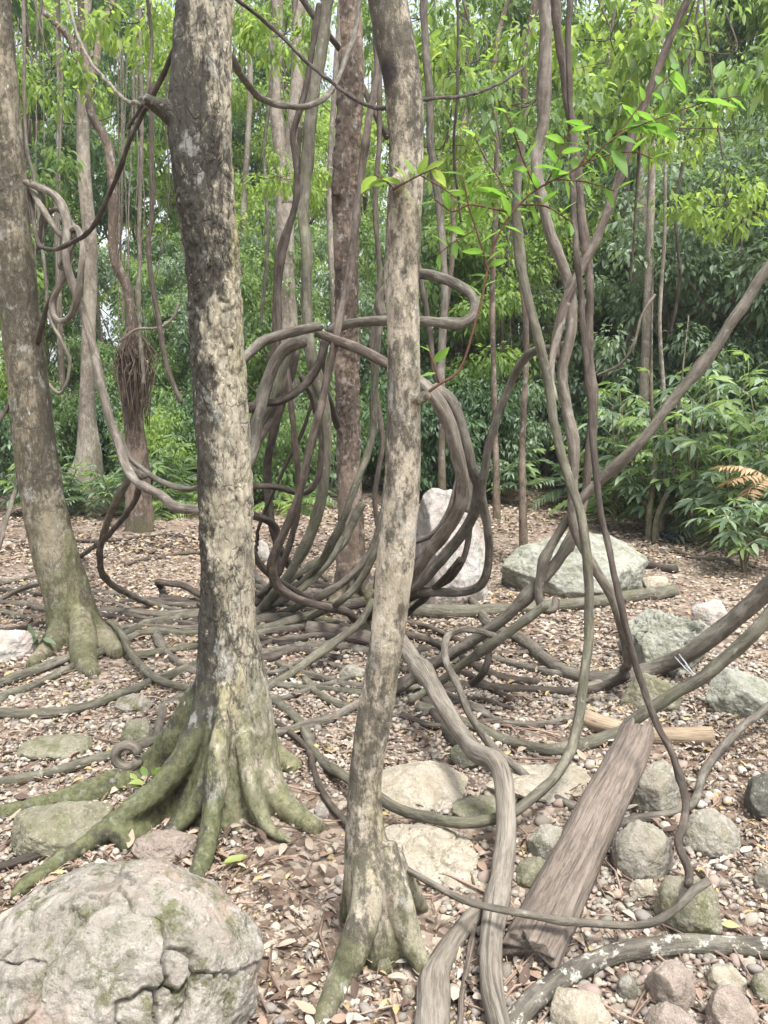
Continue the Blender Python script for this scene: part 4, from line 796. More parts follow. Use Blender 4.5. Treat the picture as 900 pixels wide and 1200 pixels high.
def cloud(seed, n, rx, ry, z0, z1, hollow=.3, prof=None):
    rg = np.random.default_rng(seed); out = []
    while len(out) < n:
        p = rg.uniform(-1, 1, 3); h = (p[2] + 1) / 2; rad = (prof(h) if prof else math.sqrt(max(1 - (p[2]) ** 2, .05))); q = math.hypot(p[0], p[1])
        if q < rad and q > hollow * rad * rg.random(): out.append((p[0] * rx, p[1] * ry, z0 + (z1 - z0) * h))
    return np.array(out)
def tree_wood(name, mat, h, r0, seed, limbs, lean=.06, targets=None):
    rg = np.random.default_rng(seed); g = Geo(); a = rg.uniform(0, 6.28)
    p = [(math.cos(a) * lean * h * t * t + rg.normal(0, .05), math.sin(a) * lean * h * t * t + rg.normal(0, .05), h * t - .2, r0 * (1.25 - .25 * min(t * 8, 1)) * (1 - .72 * t)) for t in np.linspace(0, 1, 8)]
    c = spline(p, step=.25); tubes_into(g, c, 10, 'bco')
    for k in range(limbs):
        i = int(len(c) * rg.uniform(.35, .95)); s = c[i]
        e = targets[rg.integers(len(targets))] if targets is not None else s[:3] + rg.normal(0, 1, 3)
        m_ = (s[:3] + e) / 2 + (0, 0, -.25); tubes_into(g, spline([(*s[:3], s[3] * .6), (*m_, s[3] * .4), (*e, s[3] * .12)], step=.25), 6, 'bco')
    return g.mesh(name, mat)
def where(px):
    for lim, s in ((35, 'behind the leaning tree'), (120, 'just right of the leaning tree'), (205, 'left of the flaking tree'), (300, 'behind the flaking tree'), (385, 'between the flaking and brown trees'), (450, 'behind the brown tree'), (500, 'behind the tan tree'), (575, 'just right of the tan tree'), (640, 'left of the right hand climbers'), (710, 'behind the right hand climbers'), (800, 'right of the climbers')):
        if px < lim: return s
    return 'toward the right edge'
_used = {}
def uniq(lab):
    """tells look-alikes at one landmark apart by their order there"""
    n = _used.get(lab, 0); _used[lab] = n + 1
    return lab if n == 0 else lab + ', ' + ('second', 'third', 'fourth', 'fifth', 'sixth', 'seventh', 'eighth')[min(n - 1, 6)] + ' back'
def dup(o, parent=None):
    c = o.copy(); col.objects.link(c)
    if parent is not None: c.parent = parent
    for ch in list(o.children): dup(ch, c)
    return c
class Proto:
    """parts (name, mesh, loc, rot, scale) of one kind; the first placing makes the thing, later ones copy it"""
    def __init__(s, name, cat, parts): s.name, s.cat, s.parts, s.root = name, cat, parts, None
    def place(s, x, y, label, group, rot=0., scale=1., dz=0., sz=None):
        if s.root is None:
            s.root = r_ = link(s.name, None)
            for (pn, me, lo, ro, scl) in s.parts: link(pn, me, lo, ro, (scl,) * 3, r_)
        else: r_ = dup(s.root)
        r_.location = (x, y, hz(x, min(y, 45)) + dz); r_.rotation_euler = (0, 0, rot); r_.scale = (scale, scale, scale * (sz or 1))
        for a in ('label', 'group', 'category'):
            if a in r_: del r_[a]
        return tag(r_, label, s.cat, group)

# --- tall forest trees
tall = []
for k, (mat, L, W, bark) in enumerate([('mid', .13, .062, BARK_PALE), ('light', .115, .058, BARK_BROWN), ('dark', .14, .066, BARK_DARK), ('mid', .11, .052, BARK_BROWN), ('light', .135, .064, BARK_PALE)]):
    ce = cloud(100 + k, 58, 2.5, 2.3, 3.6, 13.5, .3, lambda h: .55 + .45 * math.sin(3.1 * h))
    tall.append(Proto('forest_tree', 'tree', [('trunk', tree_wood('trunk', bark, 12.5, .12, 40 + k, 12, .05, ce), (0, 0, 0), (0, 0, 0), 1),
        ('crown', foliage_mesh('crown', LEAF[mat], ce, .55, 290, L, W, 60 + k, .25, .3), (0, 0, 0), (0, 0, 0), 1)]))
# --- understorey trees with drooping leaves
mids = []
for k, (mat, L, W) in enumerate([('blue', .125, .06), ('mid', .10, .05), ('blue', .095, .046), ('light', .11, .052)]):
    ce = cloud(200 + k, 64, 1.35, 1.25, .9, 5.6, .2, lambda h: .55 + .45 * math.sin(3.0 * h))
    mids.append(Proto('understorey_tree', 'tree', [('trunk', tree_wood('trunk', BARK_DARK if k % 2 else BARK_BROWN, 5.2, .06, 80 + k, 16, .06, ce), (0, 0, 0), (0, 0, 0), 1),
        ('crown', foliage_mesh('crown', LEAF[mat], ce, .36, 160, L, W, 90 + k, .25, .3), (0, 0, 0), (0, 0, 0), 1)]))
# --- shrubs
shr = []
for k, (mat, L, W) in enumerate([('mid', .09, .042), ('dark', .095, .042), ('blue', .08, .036), ('light', .08, .038)]):
    ce = cloud(300 + k, 34, .85, .8, .2, 1.9, .1, lambda h: .7 + .3 * math.sin(3.1 * h))
    shr.append(Proto('shrub', 'shrub', [('stem', tree_wood('stem', BARK_DARK, 1.6, .022, 120 + k, 14, .1, ce), (0, 0, 0), (0, 0, 0), 1),
        ('foliage', foliage_mesh('foliage', LEAF[mat], ce, .33, 170, L, W, 130 + k, .35, .3), (0, 0, 0), (0, 0, 0), 1)]))
# --- plants with separate fronds / leaf whorls
def frond_mesh(mat, L=1.1, pairs=15, lw=.26, seed=0, arch=.45):
    rg = np.random.default_rng(seed); g = Geo(); t = np.linspace(0, 1, 12)
    c = np.stack([t * L * .92, .04 * np.sin(t * 3 + seed), L * (.42 * t - arch * 1.5 * t * t)], 1)
    V, Q, T, _ = sweep(np.column_stack([c, .007 * (1 - .8 * t)]), 5, 0); n = len(V); g.add(V, Q, T, rnd=np.full(n, .9), lco=np.zeros((n, 3)))
    B = []; D = []; Ls = []
    for i in range(pairs):
        u = .18 + .8 * i / pairs; b = np.array([np.interp(u, t, c[:, j]) for j in range(3)])
        for s in (-1, 1):
            B.append(b); D.append((.55, s, -.12 + rg.normal(0, .1))); Ls.append(lw * (.45 + .75 * math.sin(3.0 * (u * .9 + .05))) * rg.uniform(.85, 1.1))
    Ls = np.array(Ls); leaf_batch(g, np.array(B), np.array(D), Ls, Ls * .2, .12, .3, rg)
    return g.mesh('frond', LEAF[mat])
def whorl_mesh(mat, n=8, L=.2, seed=0, pet=.3):
    rg = np.random.default_rng(seed); g = Geo(); e = np.array([pet * .8, 0, pet * .45])
    V, Q, T, _ = sweep(spline([(0, 0, 0, .004), (pet * .4, 0, pet * .32, .0035), (*e, .003)], step=.04), 5, 0); g.add(V, Q, T, rnd=np.full(len(V), .8), lco=np.zeros((len(V), 3)))
    a = np.linspace(0, 6.283, n, endpoint=False) + rg.normal(0, .1, n)
    D = np.stack([np.cos(a), np.sin(a), rg.normal(-.12, .1, n)], 1); Ls = L * (.75 + .3 * np.cos(a)) * rg.uniform(.85, 1.1, n)
    leaf_batch(g, np.tile(e, (n, 1)) + D * .015, D, Ls, Ls * .30, .12, .3, rg, True)
    return g.mesh('leaf_whorl', LEAF[mat])
FR = [frond_mesh(m_, 1.15, 15, .3, i) for i, m_ in enumerate(('blue', 'mid', 'blue', 'light'))]
DRY = frond_mesh('dry', .85, 12, .26, 9, .35)
WH = [whorl_mesh(m_, 8, .2, i) for i, m_ in enumerate(('blue', 'mid', 'blue'))]
def stem_mesh(paths):
    g = Geo()
    for p in paths: tubes_into(g, spline(p, step=.08), 6)
    return g.mesh('stem', M_STEM)
def frond_plant(name, cat, n, seed, meshes, s=1., trunk=.25):
    rg = np.random.default_rng(seed); parts = [('stem', stem_mesh([[(0, 0, -.05, .03), (0, 0, trunk * .5, .028), (.01, 0, trunk + .04, .02)]]), (0, 0, 0), (0, 0, 0), 1)]
    for i in range(n):
        a = i * 2.4 + rg.normal(0, .2); parts.append(('frond', meshes[rg.integers(len(meshes))], (0, 0, trunk * rg.uniform(.8, 1.1)), (0, -rg.uniform(-.15, 1.0), a), s * rg.uniform(.75, 1.15)))
    return Proto(name, cat, parts)
def whorl_plant(n, seed, h=1.5, spread=.55):
    rg = np.random.default_rng(seed); st = []; parts = []
    for k in range(5):
        a = rg.uniform(0, 6.28); hh = h * rg.uniform(.55, 1.0); sp = spread * rg.uniform(.2, .9); e = np.array([math.cos(a) * sp, math.sin(a) * sp, hh])
        st.append([(0, 0, -.05, .016), (e[0] * .3, e[1] * .3, hh * .5, .012), (*e, .007)])
        for j in range(n // 5):
            t = rg.uniform(.3, 1.02); q = np.array([e[0] * t * (.6 + .4 * t), e[1] * t * (.6 + .4 * t), hh * t]); parts.append(('leaf_whorl', WH[rg.integers(3)], tuple(q), (rg.normal(0, .25), rg.uniform(-.35, .25), rg.uniform(0, 6.28)), rg.uniform(.8, 1.35)))
    return Proto('palmate_shrub', 'shrub', [('stem', stem_mesh(st), (0, 0, 0), (0, 0, 0), 1)] + parts)
fern = [frond_plant('fern_palm', 'palm', 13, s, FR[:3], 1., .3) for s in (1, 2)]
fernl = [frond_plant('fern_palm', 'palm', 11, 5, [FR[1], FR[3]], .8, .15)]
whp = [whorl_plant(55, s, h) for s, h in ((1, 1.5), (2, 1.9), (3, 1.2))]

def X(px, Y): return (px - 450) / F * Y
rg = np.random.default_rng(5)
# forest trees in staggered rows (pixel column, distance, kind, scale)
rows = [(18, [60, 600, 720, 900]), (22, [-60, 110, 250, 370, 520, 660, 790, 960]), (27, [-30, 60, 180, 300, 440, 560, 700, 850, 960]), (34, [-40, 20, 120, 220, 330, 430, 520, 640, 760, 900])]
kn = ('mid green leafy', 'bright yellow green', 'dark green', 'brown stemmed mid green', 'pale trunked light green')
dist = {18: 'nearest row', 22: 'second row', 27: 'far row', 34: 'farthest row'}
for Y, cols_ in rows:
    for px in cols_:
        px += rg.normal(0, 8); yy = Y + rg.normal(0, .9)
        k = int(rg.choice(5, p=[.25, .25, .1, .15, .25] if px < 560 else [.3, .15, .25, .2, .1])); s = rg.uniform(.85, 1.2) * (1 + (Y - 18) * .012)
        tall[k].place(X(px, yy), yy, uniq(f'{kn[k]} tree, {dist[Y]}, {where(px)}'), 'trees of the background forest', rg.uniform(0, 6.28), s)
# understorey trees
ul = ('silvery green drooping', 'mid green drooping', 'small leaved silvery green', 'pale yellow green')
for px, Y, k, s in [(770, 13, 0, 1.0), (850, 12, 2, 1.05), (930, 12, 0, 1.1), (700, 15, 3, 1.05), (800, 15, 3, 1.15), (900, 14, 1, 1.3), (640, 14.5, 2, 1.1), (580, 14, 3, 1.0), (740, 15.5, 0, 1.3), (535, 15, 1, .95), (860, 16.5, 2, 1.5), (320, 14, 1, .8), (345, 16, 2, 1.0), (300, 17, 3, 1.1), (175, 15.5, 1, .75), (130, 17, 2, .85), (45, 16, 1, .8), (-20, 14, 3, .9), (240, 16, 2, .9), (470, 16, 2, .9), (440, 18, 1, 1.0), (200, 19, 0, 1.0), (80, 20, 3, 1.0), (620, 17.5, 3, 1.4), (690, 18.5, 2, 1.5), (510, 18.5, 0, 1.2), (960, 13, 3, 1.2)]:
    mids[k].place(X(px, Y), Y, uniq(f'{ul[k]} understorey tree {where(px)}'), 'understorey trees', rg.uniform(0, 6.28), s)
sl_ = ('mid green', 'dark green', 'silvery green', 'bright green')
for px, Y, k, s in [(520, 12.5, 1, .95), (560, 13, 1, 1.0), (600, 13.2, 2, .95), (645, 15, 1, .95), (690, 14.2, 2, 1.05), (540, 15, 2, 1.15), (610, 16, 0, 1.2), (660, 17, 2, 1.2), (710, 12.5, 1, .9), (470, 13.8, 1, 1.0), (430, 14.5, 0, 1.0), (365, 13, 2, .9), (325, 12.2, 0, .85), (345, 14.5, 3, 1.15), (305, 15.5, 3, 1.4), (200, 12.6, 3, .85), (165, 13.6, 2, .9), (225, 14, 0, 1.0), (130, 14.8, 1, .9), (70, 14.5, 0, .95), (20, 13.2, 2, .8), (-25, 12, 1, .9), (95, 16.5, 2, 1.1), (180, 17, 1, 1.2), (250, 13, 1, .9), (280, 14.5, 2, 1.1), (400, 16, 2, 1.2), (745, 13.8, 2, 1.1), (785, 12.6, 1, 1.05), (840, 12.2, 0, 1.15), (900, 11.5, 1, 1.1), (950, 10, 2, 1.0), (40, 18.5, 3, 1.2), (150, 20, 3, 1.4), (480, 17.5, 1, 1.3), (580, 19, 1, 1.5), (760, 17, 1, 1.5)]:
    shr[k].place(X(px, Y), Y, uniq(f'{sl_[k]} leafy shrub {where(px)}'), 'shrubs of the undergrowth', rg.uniform(0, 6.28), s)
# undergrowth with separate fronds and leaf whorls
for k, (px, Y, i, s) in enumerate([(720, 10.2, 1, .95), (765, 9.6, 0, 1.05), (815, 9.2, 1, 1.0), (860, 8.6, 0, 1.0), (905, 8.2, 1, 1.0), (880, 7.4, 2, .75), (735, 11.5, 1, 1.1), (690, 11.8, 2, .9), (840, 10.3, 1, 1.2), (930, 9.2, 0, 1.2), (600, 12.3, 2, .8), (185, 11.6, 2, .9), (72, 11.2, 2, .7), (128, 10.9, 2, .6), (28, 11.4, 0, .7)]):
    whp[i].place(X(px, Y), Y, uniq(f'shrub of finger shaped leaf whorls {where(px)}'), 'palmate shrubs at the clearing edge', rg.uniform(0, 6.28), s)
for k, (px, Y, i, s) in enumerate([(745, 10.8, 0, 1.0), (800, 10.4, 1, 1.1), (680, 12.2, 1, .85), (855, 9.4, 0, .9), (200, 12, 1, .9), (170, 12.8, 0, .8), (340, 12.6, 1, .9), (315, 13.4, 0, .9), (530, 13.4, 1, .9), (110, 11.3, 1, .6), (60, 11.6, 0, .6), (920, 10.6, 1, 1.2)]):
    fern[i].place(X(px, Y), Y, uniq(f'green plant with arching feathery fronds {where(px)}'), 'frond plants of the undergrowth', rg.uniform(0, 6.28), s)
for px, Y in [(230, 11.4), (175, 11.2), (345, 11.6)]:
    fernl[0].place(X(px, Y), Y, uniq(f'low bright frond plant at the clearing edge {where(px)}'), 'frond plants of the undergrowth', rg.uniform(0, 6.28), .7)
dp = P(905, 565, 7.9); dry = Proto('dry_frond_plant', 'palm', [('stem', stem_mesh([[(0, 0, -1.2, .012), (0, 0, -.4, .01), (0, 0, .02, .008)]]), (0, 0, 0), (0, 0, 0), 1)] + [('frond', DRY, (0, 0, 0), (0.2 * i, -.35 + .25 * i, math.pi + .35 * i), .75) for i in range(3)])
d_ = dry.place(dp.x, dp.y, 'dead straw coloured frond drooping among the right shrubs', None); d_.location.z = dp.z

# --- background trunks seen through the foliage, each carrying its own crown above the picture
bgm = 'slender background trunks'
def bgtree(label, mat, Y, pts, extra=(), dz=4., crown=None, n=16):
    tr_ = ptr(pts, Y); b = tr_[-1]; gz = hz(b[0], Y); base = np.array((b[0], Y, min(gz, b[2])))
    tr_ = [(q[0] + .05 * math.sin(i * 2.1 + b[0] * 5), q[1], q[2], q[3] * .85) for i, q in enumerate(tr_)]
    tr_ = up(tr_, dz)
    if b[2] > gz: tr_ = tr_ + [(b[0] + (b[0] - tr_[-2][0]) * .3, Y, gz - .1, b[3] * 1.25)]
    g = Geo()
    V, Q, T, bc = sweep(spline(tr_, step=.1), n, .07, .05, b[0]); g.add(V, Q, T, bco=bc)
    for e in extra:
        V, Q, T, bc = sweep(spline(ptr(e, Y), step=.08), 10, .08, .03, b[0]); g.add(V, Q, T, bco=bc)
    root = empty('forest_tree', base, label, 'tree', bgm)
    link('trunk', g.mesh('trunk', mat, off=base), parent=root)
    if crown is not None:
        top = tr_[0]; cr = link('crown', crown, (top[0] - base[0], top[1] - base[1], top[2] - base[2] - 6.5), parent=root)
    return root
CR = [t.root.children[1].data for t in tall if t.root]
CR = [ch.data for t in tall if t.root for ch in t.root.children if ch.name.startswith('crown')]
bgtree('pale straight trunk right of the leaning tree with a flared dark foot', BARK_PALE, 12, [(98, -10, 13), (99, 90, 14), (100, 200, 17), (103, 300, 17), (106, 400, 18), (103, 480, 22), (100, 540, 38), (100, 570, 56)], crown=None)
bgtree('forked brown trunk right of the leaning tree with roots hanging from its broken foot', BARK_BROWN, 10, [(131, 0, 7), (122, 40, 8), (111, 68, 9), (103, 105, 11), (112, 135, 11), (124, 170, 12), (131, 233, 13), (138, 300, 13), (147, 340, 13), (152, 400, 16), (156, 440, 22), (158, 530, 28)],
       [[(50, 12, 7), (66, 28, 7), (82, 45, 8), (96, 85, 9), (103, 110, 9)], [(94, -8, 8), (96, 30, 8), (101, 85, 9), (104, 110, 9)]], crown=None)
bgtree('pale forked trunk standing between the flaking tree and the brown tree', BARK_PALE, 14, [(352, -8, 16), (350, 83, 17), (341, 150, 19), (337, 217, 22), (336, 330, 26), (336, 480, 32)], [[(326, -8, 12), (325, 60, 13), (322, 110, 14), (330, 187, 17), (336, 240, 20)]], crown=None)
bgtree('thin whitish trunk close right of the flaking tree', BARK_PALE, 16, [(287, -8, 6), (292, 83, 7), (288, 173, 7), (287, 300, 8), (288, 470, 9)], crown=None)
bgtree('pale brown trunk beyond the right foliage beside a darker trunk', BARK_PALE, 13.4, [(768, -10, 11), (757, 200, 13), (748, 302, 15), (743, 369, 15), (739, 444, 16), (737, 520, 18)], dz=1.5, n=14)
bgtree('dark trunk beyond the right foliage left of the pale brown trunk', BARK_DARK, 14, [(742, -10, 8), (738, 200, 9), (733, 310, 10), (729, 380, 10), (727, 520, 11)], dz=2, n=12)
bgtree('slim dark trunk left of the right hand climbers near the top', BARK_BROWN, 9, [(626, -8, 9), (620, 60, 9), (615, 111, 9.5), (610, 160, 9), (607, 213, 8), (609, 300, 8), (612, 400, 8), (616, 540, 9)], crown=None, n=12)
bgtree('slim crooked trunk just right of the tan tree near the top', BARK_DARK, 9.5, [(549, -8, 9), (549, 60, 10), (543, 120, 10), (540, 180, 10), (533, 230, 8), (526, 290, 7), (522, 400, 8), (520, 520, 9)], crown=None, n=12)
bgtree('thin grey trunk left of the slim dark trunk near the top', BARK_BROWN, 11, [(594, -8, 6), (587, 40, 6), (580, 98, 6), (578, 200, 7), (580, 350, 7), (582, 520, 8)], crown=None, n=10)
bgtree('thin pale stem standing in the right foliage', BARK_PALE, 9.5, [(781, -10, 3), (777, 180, 4), (776, 280, 5), (778, 378, 5), (776, 470, 6), (776, 560, 7)], dz=1.5, n=8)
bgtree('slim mottled trunk behind the reddish branch near the top', BARK_PALE, 12, [(772, -8, 9), (766, 40, 9), (762, 100, 9), (760, 200, 10), (757, 420, 12)], crown=None, n=10)
bgtree('slim grey trunk left of the brown tree near the top', BARK_PALE, 15, [(392, 60, 7), (390, 150, 7), (388, 240, 8), (389, 420, 9)], crown=None, n=10)
bgtree('two toned slim trunk at the left edge between the leaning tree and the pale trunk', BARK_DARK, 15, [(66, -8, 7), (68, 120, 7), (70, 260, 8), (72, 470, 10)], crown=None, n=10)
bgtree('thin dark stem among the right shrubs, left of a twin', BARK_OLIVE, 9.3, [(768, 330, 1.5), (765, 470, 5), (764, 530, 7), (764, 606, 9)], dz=.3, n=10)
bgtree('thin slanting stem among the right shrubs, right of its twin', BARK_OLIVE, 9.2, [(808, 400, 1.5), (793, 500, 5), (784, 560, 7), (774, 608, 8)], dz=.3, n=10)

# --- hanging lianas and aerial roots in the left gap
rg = np.random.default_rng(8)
v('brown hanging liana dropping straight left of the flaking tree', 'brown', 6, [(176, -10, 9), (177, 150, 9), (179, 250, 9), (173, 290, 9), (180, 343, 9), (193, 417, 9), (212, 472, 9)], 'hanging_liana', 'liana', 'hanging lianas')
v('thin pale liana curving off the brown hanging liana', 'pale', 3.6, [(210, 355, 9), (203, 372, 9), (187, 384, 9), (160, 387, 9), (140, 400, 9)], 'hanging_liana', 'liana', 'hanging lianas')
v('slim pale liana hanging just right of the forked brown trunk', 'pale', 4.5, [(163, -10, 9.5), (166, 130, 9.5), (164, 260, 9.5), (163, 350, 9.5), (168, 450, 9.5)], 'hanging_liana', 'liana', 'hanging lianas')
v('dark liana drooping past the left side of the broken stub', 'dark', 4, [(172, -10, 7), (178, 60, 7), (168, 118, 6.5), (150, 150, 7)], 'hanging_liana', 'liana', 'hanging lianas')
v('pale liana loop in the right foliage above the finger leaf shrubs', 'pale', 3.4, [(768, 345, 8.5), (752, 372, 8.5), (744, 400, 8.5), (728, 425, 8.6), (700, 440, 8.8)], 'hanging_liana', 'liana', 'hanging lianas')
v('thin brown liana hanging behind the reddish branch', 'brown', 3.2, [(752, 130, 7), (748, 190, 7), (744, 260, 7), (738, 330, 7)], 'hanging_liana', 'liana', 'hanging lianas')
v('slim dark liana crossing the sky left of the right hand climbers', 'dark', 3.4, [(536, -8, 4), (537, 60, 4), (535, 120, 4), (532, 180, 4.1), (540, 260, 4.2)], 'hanging_liana', 'liana', 'hanging lianas')
v('grey liana hanging in the trees between the flaking tree and the dark twisted vine', 'grey', 4, [(312, -8, 9), (318, 90, 9), (310, 180, 9), (314, 280, 9), (306, 380, 9)], 'hanging_liana', 'liana', 'hanging lianas')
v('slim dark liana curving right of the climbers in the middle', 'dark', 4, [(800, 190, 8), (790, 250, 8), (797, 320, 8), (786, 390, 8)], 'hanging_liana', 'liana', 'hanging lianas')
for k in range(14):
    px = rg.uniform(126, 214); y0 = rg.uniform(-20, 120); y1 = rg.uniform(230, 470); Y = rg.uniform(8, 12); a = rg.normal(0, 4)
    v('thin pale aerial root hanging left of the flaking tree', 'pale' if k % 2 else 'brown', rg.uniform(1.0, 2.2), [(px, y0, Y), (px + a, y0 * .6 + y1 * .4, Y), (px + a * .5 + rg.normal(0, 7), y0 * .3 + y1 * .7, Y), (px + a * 1.5, y1, Y)], 'aerial_root', 'root', 'thin aerial roots left of the flaking tree', n=5, flute=0, knots=0)
for k in range(6):
    px = rg.uniform(20, 100); y0 = rg.uniform(-20, 60); y1 = rg.uniform(180, 420); Y = rg.uniform(9, 13); a = rg.normal(0, 5)
    v('thin aerial root hanging behind the leaning tree', 'pale', rg.uniform(1.2, 2.4), [(px, y0, Y), (px + a, (y0 + y1) / 2, Y), (px + a * 1.5, y1, Y)], 'aerial_root', 'root', 'thin aerial roots behind the leaning tree', n=5, flute=0, knots=0)
def root_clump():
    g = Geo(); rg = np.random.default_rng(3); o = P(157, 395, 9.8)
    for k in range(130):
        a = rg.uniform(0, 6.28); r0, r1 = rg.uniform(.05, .16), rg.uniform(.06, .21); l = rg.uniform(.25, 1.2); c_, s_ = math.cos(a), math.sin(a); tw = rg.normal(0, .07, 2)
        tubes_into(g, spline([(c_ * r0, s_ * r0, rg.uniform(-.5, .15), .008), (c_ * r1 + tw[0], s_ * r1, -l * .45, .009), (c_ * r1 * .8, s_ * r1 + tw[1], -l, .005)], step=.12), 4)
    tag(link('root_clump', g.mesh('root_clump', M_ROOT), o), 'shaggy dark clump of fibrous roots hanging from the forked trunk', 'root')
root_clump()


# --- leafy branches reaching into the clearing from above
bm_ = [foliage_mesh('foliage', LEAF[m_], cloud(400 + k, 16, .62, .45, -.28, .28, .0), .17, 34, .085, .04, 410 + k, .15, .3, True) for k, m_ in enumerate(('light', 'mid', 'light'))]
for k, (px, py, Y, i, s_) in enumerate([(560, 70, 6.5, 0, 1.0), (625, 120, 5.6, 1, .8), (715, 45, 6.4, 2, 1.1), (795, 150, 6.8, 0, .9), (862, 60, 6.2, 1, 1.1), (520, 170, 7, 2, .8), (850, 235, 7.4, 2, .9), (335, 40, 7.5, 0, .9), (500, 20, 7, 1, .9), (165, 25, 7.6, 2, 1.0), (60, 90, 8, 0, 1.0), (700, 130, 7.2, 1, .9), (590, 215, 7.6, 0, .8), (25, 200, 8.6, 1, .9), (345, 205, 8.4, 2, .8)]):
    p = P(px, py, Y); q = P(px + (40 if k % 2 else -40), -70, Y + .3)
    root = empty('leafy_branch', p, uniq(f"{('light green', 'mid green', 'pale green')[i]} leafy branch hanging from above {where(px)}"), 'branch', 'leafy branches overhanging the clearing')
    g = Geo(); d = q - p
    V, Q, T, b = sweep(spline([(-.35 * s_, 0, .02, .003), (0, 0, 0, .006), (d.x * .4, d.y * .4, d.z * .45, .010), (d.x, d.y, d.z + .4, .014)], step=.05), 6, .08); g.add(V, Q, T, bco=b)
    for a in range(5):
        V, Q, T, b = sweep(spline([(0, 0, 0, .004), (rg.normal(0, .2) * s_, rg.normal(0, .15), rg.normal(0, .1), .003), (rg.normal(0, .45) * s_, rg.normal(0, .3), rg.normal(-.05, .15), .0015)], step=.05), 5, .08); g.add(V, Q, T, bco=b)
    link('twig', g.mesh('twig', VINE['brown']), parent=root); link('foliage', bm_[i], (0, 0, 0), (0, 0, rg.uniform(-.5, .5)), (s_,) * 3, root)

# --- sprouts with separate leaves
def one_leaf(mat, L, W, seed, droop=.12):
    g = Geo(); rg = np.random.default_rng(seed); t = np.array([0, .12, .3, .5, .7, .88, 1]); wv = np.array([.02, .55, .95, 1, .75, .35, .02]) * W / 2
    V = []; lc = []
    for a, b in zip(t, wv):
        z = -droop * L * a * a; sk = .04 * L * math.sin(a * 3 + seed)
        for s in (-1, -.5, 0, .5, 1): V.append((a * L, s * b + sk, z + .22 * b * abs(s) * (1 + .3 * math.sin(a * 14 + seed)))); lc.append((a, s * .5, 0))
    i = np.arange(6)[:, None] * 5; j = np.arange(4)[None]; Q = np.stack([i + j, i + 5 + j, i + 6 + j, i + 1 + j], -1).reshape(-1, 4)
    return mesh_np('leaf', V, Q, None, LEAF[mat], True, {'rnd': np.full(len(V), rg.random()), 'lco': lc})
NL = [one_leaf('fresh', 1, .42, i) for i in range(4)] ; NG = [one_leaf('light', 1, .42, 10 + i) for i in range(3)]; NB = [one_leaf('blue', 1, .40, 20 + i) for i in range(3)]
def put_leaf(root, base, tip, meshes, rg):
    b, t = Vector(base), Vector(tip); d = t - b; L = d.length
    o = link('leaf', meshes[rg.integers(len(meshes))], b - root.location, parent=root); q = d.to_track_quat('X', 'Z').to_euler()
    q.x += rg.normal(.0, .4); o.rotation_euler = q; o.scale = (L, L, L); return o
def sprout(name, label, cat, twigs, leaves, Y, meshes, seed, mat, spacing=.035, size=(.05, .09), origin=None):
    rg = np.random.default_rng(seed); origin = origin or P(twigs[0][0][0], twigs[0][0][1], Y)
    root = empty(name, origin, label, cat); g = Geo(); spots = []
    for tw in twigs:
        rows_ = ptr([(q[0], q[1], q[2]) + ((q[3],) if len(q) > 3 else ()) for q in tw], Y); c = spline(rows_, step=.012)
        V, Q, T, b = sweep(c, 7, .06, 0, seed); g.add(V, Q, T, bco=b); st = max(2, int(spacing / .012)); k0 = len(c) // 3 if tw is twigs[0] else 2
        for i in range(k0, len(c), st): spots.append((c[i, :3], c[min(i + 1, len(c) - 1), :3] - c[i - 1, :3]))
    link('twig', g.mesh('twig', VINE[mat], off=origin), parent=root)
    for i, (p, d) in enumerate(spots):
        d = d / (np.linalg.norm(d) + 1e-6); s = (-1) ** i; sd = np.array([-d[2] * s, rg.normal(0, .5), d[0] * s]); dd = nrm(d * .6 + sd * .8 + (0, 0, -.15) + rg.normal(0, .2, 3)); L = rg.uniform(*size)
        put_leaf(root, p, p + dd * L, meshes, rg)
    for (x0, y0, x1, y1) in leaves: put_leaf(root, P(x0, y0, Y), P(x1, y1, Y + rg.normal(0, .03)), meshes, rg)
    return root
